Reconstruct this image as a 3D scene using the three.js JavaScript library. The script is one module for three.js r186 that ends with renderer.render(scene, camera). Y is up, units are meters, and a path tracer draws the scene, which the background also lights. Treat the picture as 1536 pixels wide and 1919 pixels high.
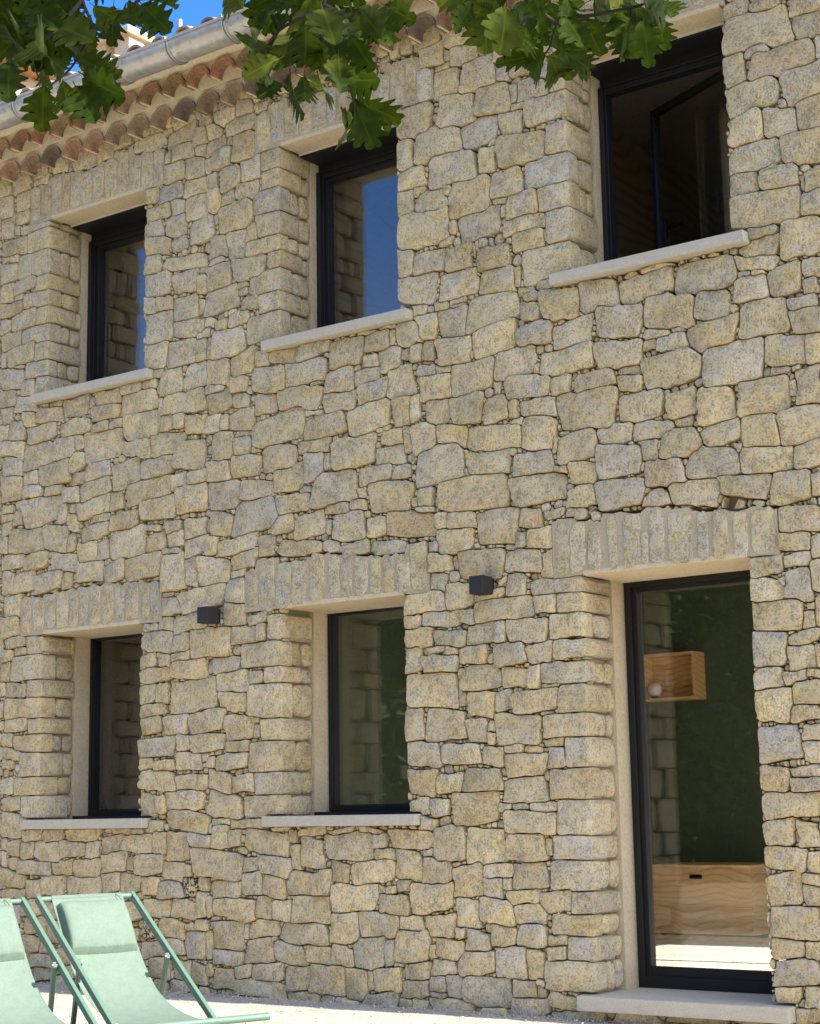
import * as THREE from 'three';
import { mergeGeometries, mergeVertices, toCreasedNormals } from 'three/addons/utils/BufferGeometryUtils.js';
import { RoundedBoxGeometry } from 'three/addons/geometries/RoundedBoxGeometry.js';

// ---------------------------------------------------------------- camera, sky, sun, exposure
const scene = new THREE.Scene();
const camera = new THREE.PerspectiveCamera(33.516, 1536 / 1919, 0.05, 600);
camera.position.set(0, 1.065, 7.72);
{ // axes measured from the vanishing points of the facade
  const right = new THREE.Vector3(0.80343, -0.0167, -0.59517), up = new THREE.Vector3(0.1161, 0.98481, 0.12908), back = new THREE.Vector3(0.58397, -0.17281, 0.79317);
  camera.quaternion.setFromRotationMatrix(new THREE.Matrix4().makeBasis(right, up, back));
}
const renderer = new THREE.WebGLRenderer({ antialias: true });
renderer.setSize(820, 1024);
renderer.toneMapping = THREE.LinearToneMapping;
renderer.toneMappingExposure = 3.9;
renderer.shadowMap.enabled = true;
const SUN_EL = 37 * Math.PI / 180;
const SUN = new THREE.Vector3(Math.cos(SUN_EL), Math.sin(SUN_EL), -0.067 * Math.cos(SUN_EL)).normalize();
{ // clear summer sky: pale towards the horizon, deep blue overhead, brighter round the sun
  const W = 256, H = 128, a = new Float32Array(W * H * 4);
  for (let j = 0; j < H; j++) for (let i = 0; i < W; i++) {
    const el = ((j + 0.5) / H - 0.5) * Math.PI, az = ((i + 0.5) / W - 0.5) * 2 * Math.PI;
    const d = new THREE.Vector3(Math.cos(el) * Math.cos(az), Math.sin(el), Math.cos(el) * Math.sin(az));
    const t = Math.pow(1 - Math.max(0, d.y), 7), c = Math.max(0, d.dot(SUN)), glow = 0.42 * Math.pow(c, 2) + 0.4 * Math.pow(c, 6) + 1.1 * Math.pow(c, 60);
    const k = (j * W + i) * 4;
    if (d.y < -0.02) { a[k] = 0.16; a[k + 1] = 0.15; a[k + 2] = 0.12; a[k + 3] = 1; continue; }
    a[k] = 0.014 + 0.62 * t + glow; a[k + 1] = 0.086 + 0.57 * t + glow * 0.96; a[k + 2] = 0.27 + 0.42 * t + glow * 0.88; a[k + 3] = 1;
  }
  const sky = new THREE.DataTexture(a, W, H, THREE.RGBAFormat, THREE.FloatType);
  sky.mapping = THREE.EquirectangularReflectionMapping; sky.magFilter = THREE.LinearFilter; sky.minFilter = THREE.LinearFilter; sky.needsUpdate = true;
  scene.background = sky; scene.environment = sky;
}
const sun = new THREE.DirectionalLight(new THREE.Color(1, 0.93, 0.82), 3.3);
sun.position.copy(SUN).multiplyScalar(60).add(new THREE.Vector3(-5, 0, 2));
sun.target.position.set(-5, 0, 2); scene.add(sun, sun.target);
sun.castShadow = true; sun.shadow.mapSize.set(4096, 4096);
Object.assign(sun.shadow.camera, { left: -30, right: 30, top: 30, bottom: -30, near: 1, far: 140 });

// ---------------------------------------------------------------- helpers
function rng(seed) { let s = seed >>> 0; return () => { s = (s + 0x6D2B79F5) >>> 0; let t = s; t = Math.imul(t ^ (t >>> 15), t | 1); t ^= t + Math.imul(t ^ (t >>> 7), t | 61); return ((t ^ (t >>> 14)) >>> 0) / 4294967296; }; }
const rnd = rng(7), R = (a, b) => a + (b - a) * rnd();
const clamp = (v, a, b) => Math.min(b, Math.max(a, v));
function hash3(x, y, z) { let h = Math.imul(x, 374761393) ^ Math.imul(y, 668265263) ^ Math.imul(z, 2147483647 - 1274126177); h = Math.imul(h ^ (h >>> 13), 1274126177); return ((h ^ (h >>> 16)) >>> 0) / 4294967296; }
function noise(x, y, z = 0) {
  const xi = Math.floor(x), yi = Math.floor(y), zi = Math.floor(z), f = t => t * t * (3 - 2 * t), u = f(x - xi), v = f(y - yi), w = f(z - zi), l = (a, b, t) => a + (b - a) * t;
  const c = (a, b, d) => hash3(xi + a, yi + b, zi + d);
  return l(l(l(c(0, 0, 0), c(1, 0, 0), u), l(c(0, 1, 0), c(1, 1, 0), u), v), l(l(c(0, 0, 1), c(1, 0, 1), u), l(c(0, 1, 1), c(1, 1, 1), u), v), w);
}
const fbm = (x, y, z = 0, o = 4) => { let s = 0, a = 0.5, n = 0; for (let i = 0; i < o; i++) { s += a * noise(x, y, z); n += a; x *= 2.03; y *= 2.03; z *= 2.03; a *= 0.5; } return s / n; };
// noise that repeats every p cells, for tiling textures
function pnoise(x, y, p, s) { const xi = Math.floor(x), yi = Math.floor(y), f = t => t * t * (3 - 2 * t), u = f(x - xi), v = f(y - yi), c = (a, b) => hash3((((xi + a) % p) + p) % p, (((yi + b) % p) + p) % p, s), l = (a, b, t) => a + (b - a) * t; return l(l(c(0, 0), c(1, 0), u), l(c(0, 1), c(1, 1), u), v); }
const taken = new Map();
function numbered(name) { const n = taken.get(name) || 0; taken.set(name, n + 1); return n ? name + '_' + String(n).padStart(3, '0') : name; }
function shade(o) { o.traverse(c => { if (c.isMesh) { c.castShadow = true; c.receiveShadow = true; } }); return o; }
function mesh(name, geo, mat, parent) { const m = new THREE.Mesh(geo, mat); m.name = parent ? name : numbered(name); m.castShadow = m.receiveShadow = true; if (parent) parent.add(m); else scene.add(m); return m; }
function thing(name, label, category, pos, group) { const g = new THREE.Group(); g.name = numbered(name); g.position.set(...pos); g.userData = { label, category }; if (group) g.userData.group = group; scene.add(g); return g; }
function part(name, parent) { const g = new THREE.Group(); g.name = name; parent.add(g); return g; }
const box = (x0, x1, y0, y1, z0, z1) => { const g = new THREE.BoxGeometry(x1 - x0, y1 - y0, z1 - z0); g.translate((x0 + x1) / 2, (y0 + y1) / 2, (z0 + z1) / 2); return g; };
const rbox = (x0, x1, y0, y1, z0, z1, r = 0.004) => { const g = new RoundedBoxGeometry(x1 - x0, y1 - y0, z1 - z0, 2, r); g.translate((x0 + x1) / 2, (y0 + y1) / 2, (z0 + z1) / 2); return g; };
const merge = l => mergeGeometries(l.map(g => { const n = g.index ? g.toNonIndexed() : g; for (const k of Object.keys(n.attributes)) if (!['position', 'normal', 'uv', 'color'].includes(k)) n.deleteAttribute(k); return n; }));
function metricUV(g, s = 1) { const p = g.attributes.position, n = g.attributes.normal, u = new Float32Array(p.count * 2); for (let i = 0; i < p.count; i++) { const ax = Math.abs(n.getX(i)), ay = Math.abs(n.getY(i)), az = Math.abs(n.getZ(i)); let a, b; if (az >= ax && az >= ay) { a = p.getX(i); b = p.getY(i); } else if (ax >= ay) { a = p.getZ(i); b = p.getY(i); } else { a = p.getX(i); b = p.getZ(i); } u[2 * i] = a * s; u[2 * i + 1] = b * s; } g.setAttribute('uv', new THREE.BufferAttribute(u, 2)); return g; }
const V = (x, y, z) => new THREE.Vector3(x, y, z);
const lin = (r, g, b) => new THREE.Color().setRGB(r, g, b);

// ---------------------------------------------------------------- textures (what surfaces are made of)
function tex(n, fn, srgb = true) {
  const d = new Uint8Array(n * n * 4);
  for (let j = 0; j < n; j++) for (let i = 0; i < n; i++) { const c = fn(i / n, j / n), k = (j * n + i) * 4; d[k] = clamp(c[0] * 255, 0, 255); d[k + 1] = clamp(c[1] * 255, 0, 255); d[k + 2] = clamp(c[2] * 255, 0, 255); d[k + 3] = 255; }
  const t = new THREE.DataTexture(d, n, n); t.wrapS = t.wrapT = THREE.RepeatWrapping; t.magFilter = THREE.LinearFilter; t.minFilter = THREE.LinearMipmapLinearFilter; t.generateMipmaps = true; t.anisotropy = 8; if (srgb) t.colorSpace = THREE.SRGBColorSpace; t.needsUpdate = true; return t;
}
const P = (u, v, f, s) => pnoise(u * f, v * f, f, s);
// stone grain: shelly limestone, coarse grains, pits and pale flecks, tooth marks; one tile is 0.8 m
const grainH = (u, v) => 0.2 * P(u, v, 36, 1) + 0.28 * P(u, v, 110, 2) + 0.36 * P(u, v, 170, 3) + 0.16 * P(u, v, 17, 4);
const stoneMap = tex(768, (u, v) => {
  const h = grainH(u, v), streak = P(u * 1, v * 0.25, 120, 9), warm = P(u, v, 60, 5) * 0.6 + P(u, v, 130, 6) * 0.4;
  const pn = P(u, v, 100, 7), pit = pn > 0.86 ? (pn - 0.86) * 1.8 : 0, fn = P(u, v, 120, 8), fleck = fn > 0.72 ? (fn - 0.72) * 0.5 : 0;
  const l = 0.93 + (h - 0.5) * 0.74 + (streak - 0.5) * 0.14 - pit + fleck, w = (warm - 0.5) * 0.34 + 0.02;
  return [l * (1 + w * 0.22), l, l * (1 - Math.max(w, -0.04) * 0.9)];
});
const stoneBump = tex(768, (u, v) => { const h = grainH(u, v) * 0.75 + 0.2 * P(u, v * 0.25, 120, 9) - (P(u, v, 100, 7) > 0.86 ? 0.2 : 0); return [h, h, h]; }, false);
const lichenMap = tex(512, (u, v) => { const h = grainH(u, v), b = P(u, v, 60, 21) * 0.5 + P(u, v, 120, 22) * 0.5, k = 0.8 * clamp((b - 0.48) * 8, 0, 1), l = (0.93 + (h - 0.5) * 0.6) * (1 - 0.8 * k); return [l, l, l * (0.96 + 0.1 * k)]; });
const plasterMap = tex(256, (u, v) => { const l = 0.95 + (P(u, v, 64, 1) - 0.5) * 0.09 + (P(u, v, 9, 2) - 0.5) * 0.04 + (P(u, v, 120, 3) - 0.5) * 0.06; return [l, l, l * 0.99]; });
const plasterBump = tex(256, (u, v) => { const h = P(u, v, 64, 1) * 0.6 + P(u, v, 120, 3) * 0.4; return [h, h, h]; }, false);
const groundMap = tex(1024, (u, v) => { const l = 0.94 + (P(u, v, 12, 1) - 0.5) * 0.1 + (P(u, v, 60, 2) - 0.5) * 0.1 + (P(u, v, 250, 3) - 0.5) * 0.34 - (P(u, v, 180, 4) > 0.82 ? 0.2 : 0); return [l, l * 0.985, l * 0.96]; });
const groundBump = tex(512, (u, v) => { const h = P(u, v, 128, 3) * 0.6 + P(u, v, 250, 4) * 0.4; return [h, h, h]; }, false);
const woodMap = tex(512, (u, v) => { const w = v * 16 + 1.6 * Math.sin(u * 6.283 + 5 * P(u, v, 2, 1)) * 0.5 + 1.2 * P(u, v, 3, 1) + 0.25 * P(u, v, 9, 2), r = 0.5 + 0.5 * Math.sin(w * 6.283), g = Math.pow(r, 4) * 0.1 + (P(u * 0.12, v, 160, 3) - 0.5) * 0.07; const l = 0.95 - g; return [l, l - g * 0.15, l - g * 0.4]; });
const tileMap = tex(256, (u, v) => { const l = 0.82 + (P(u, v, 6, 1) - 0.5) * 0.26 + (P(u, v, 40, 2) - 0.5) * 0.2; return [l, l * 0.98, l * 0.95]; });
const zincMap = tex(256, (u, v) => { const l = 0.86 + (P(u, v, 5, 1) - 0.5) * 0.16 + (P(u, v, 30, 2) - 0.5) * 0.12 - (P(u, v, 44, 4) > 0.86 ? 0.12 : 0); return [l, l, l]; });
const fabricMap = tex(256, (u, v) => { const l = 0.93 + (P(u, v * 0.2, 128, 1) - 0.5) * 0.05 + (P(u * 0.2, v, 128, 2) - 0.5) * 0.05 + (P(u, v, 8, 3) - 0.5) * 0.04; return [l, l, l]; });
const leafMap = tex(128, (u, v) => { const l = 0.85 + (P(u, v, 9, 1) - 0.5) * 0.3; const vein = Math.abs(u - 0.5) < 0.018 ? 0.25 : 0; return [l + vein, l + vein * 0.8, l * 0.9 + vein * 0.5]; });
const rep = (t, s) => { const c = t.clone(); c.repeat.set(s, s); c.needsUpdate = true; return c; };

// ---------------------------------------------------------------- materials
const S = o => new THREE.MeshStandardMaterial(o);
const M = {
  stone: S({ map: rep(stoneMap, 1.25), bumpMap: rep(stoneBump, 1.25), bumpScale: 0.005, roughness: 0.95, vertexColors: true, color: 0xffffff }),
  lichen: S({ map: rep(lichenMap, 1.25), bumpMap: rep(stoneBump, 1.25), bumpScale: 0.005, roughness: 0.95, vertexColors: true, color: 0xffffff }),
  core: S({ color: lin(0.42, 0.35, 0.25), roughness: 1 }),
  pointing: S({ color: lin(0.54, 0.45, 0.315), map: rep(plasterMap, 3), bumpMap: rep(plasterBump, 3), bumpScale: 0.004, roughness: 0.95 }),
  plaster: S({ color: lin(0.69, 0.575, 0.395), map: rep(plasterMap, 2), bumpMap: rep(plasterBump, 2), bumpScale: 0.002, roughness: 0.9 }),
  bead: S({ color: lin(0.7, 0.66, 0.6), roughness: 0.6 }),
  sill: S({ color: lin(0.6, 0.54, 0.43), map: rep(plasterMap, 4), bumpMap: rep(plasterBump, 5), bumpScale: 0.001, roughness: 0.75 }),
  metal: new THREE.MeshPhysicalMaterial({ color: lin(0.014, 0.014, 0.0145), roughness: 0.5, metalness: 0, specularIntensity: 0.6 }),
  blackPlastic: S({ color: lin(0.012, 0.012, 0.013), roughness: 0.6 }),
  lamp: S({ color: lin(0.02, 0.02, 0.02), roughness: 0.62 }),
  glass: new THREE.MeshPhysicalMaterial({ color: 0xffffff, transmission: 1, thickness: 0, roughness: 0, ior: 1.62, metalness: 0 }),
  glassUpper: new THREE.MeshPhysicalMaterial({ color: 0xffffff, transmission: 1, thickness: 0, roughness: 0, ior: 1.95, metalness: 0 }),
  zinc: S({ color: lin(0.68, 0.67, 0.63), map: zincMap, roughness: 0.38, metalness: 0.6 }),
  wood: S({ color: lin(0.74, 0.46, 0.2), map: woodMap, roughness: 0.6 }),
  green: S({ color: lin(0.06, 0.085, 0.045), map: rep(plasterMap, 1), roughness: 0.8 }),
  floor: S({ color: lin(0.62, 0.6, 0.54), map: rep(groundMap, 0.5), roughness: 0.7 }),
  white: S({ color: lin(0.55, 0.5, 0.42), map: rep(plasterMap, 1), roughness: 0.9 }),
  cream: S({ color: lin(0.76, 0.66, 0.49), map: rep(plasterMap, 2), bumpMap: rep(plasterBump, 2), bumpScale: 0.002, roughness: 0.9 }),
  timber: S({ color: lin(0.55, 0.42, 0.28), map: rep(woodMap, 0.7), roughness: 0.9 }),
  ground: S({ color: lin(0.5, 0.455, 0.385), map: rep(groundMap, 0.5), bumpMap: rep(groundBump, 1), bumpScale: 0.004, roughness: 0.95 }),
  soil: S({ color: lin(0.36, 0.32, 0.2), map: rep(groundMap, 0.2), roughness: 1 }),
  mint: S({ color: lin(0.135, 0.195, 0.153), map: rep(fabricMap, 4), bumpMap: rep(fabricMap, 4), bumpScale: 0.004, roughness: 0.85 }),
  mintMetal: S({ color: lin(0.08, 0.15, 0.11), roughness: 0.55 }),
  bark: S({ color: lin(0.06, 0.045, 0.03), roughness: 1, map: rep(tileMap, 4) }),
  twig: S({ color: lin(0.035, 0.025, 0.02), roughness: 0.9 }),
  bulb: S({ color: lin(0.75, 0.74, 0.7), roughness: 0.35 }),
};
const leafMat = (r, g, b, t = 0.5) => new THREE.MeshPhysicalMaterial({ color: lin(r * 0.8, g * 0.84, b), map: leafMap, roughness: 0.85, specularIntensity: 0.15, transmission: t, thickness: 0, side: THREE.DoubleSide });
const tileMats = [[0.54, 0.31, 0.2], [0.44, 0.28, 0.185], [0.38, 0.28, 0.2], [0.6, 0.4, 0.28], [0.28, 0.22, 0.185], [0.48, 0.36, 0.25]].map(c => S({ color: lin(...c), map: tileMap, roughness: 0.9 }));

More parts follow.
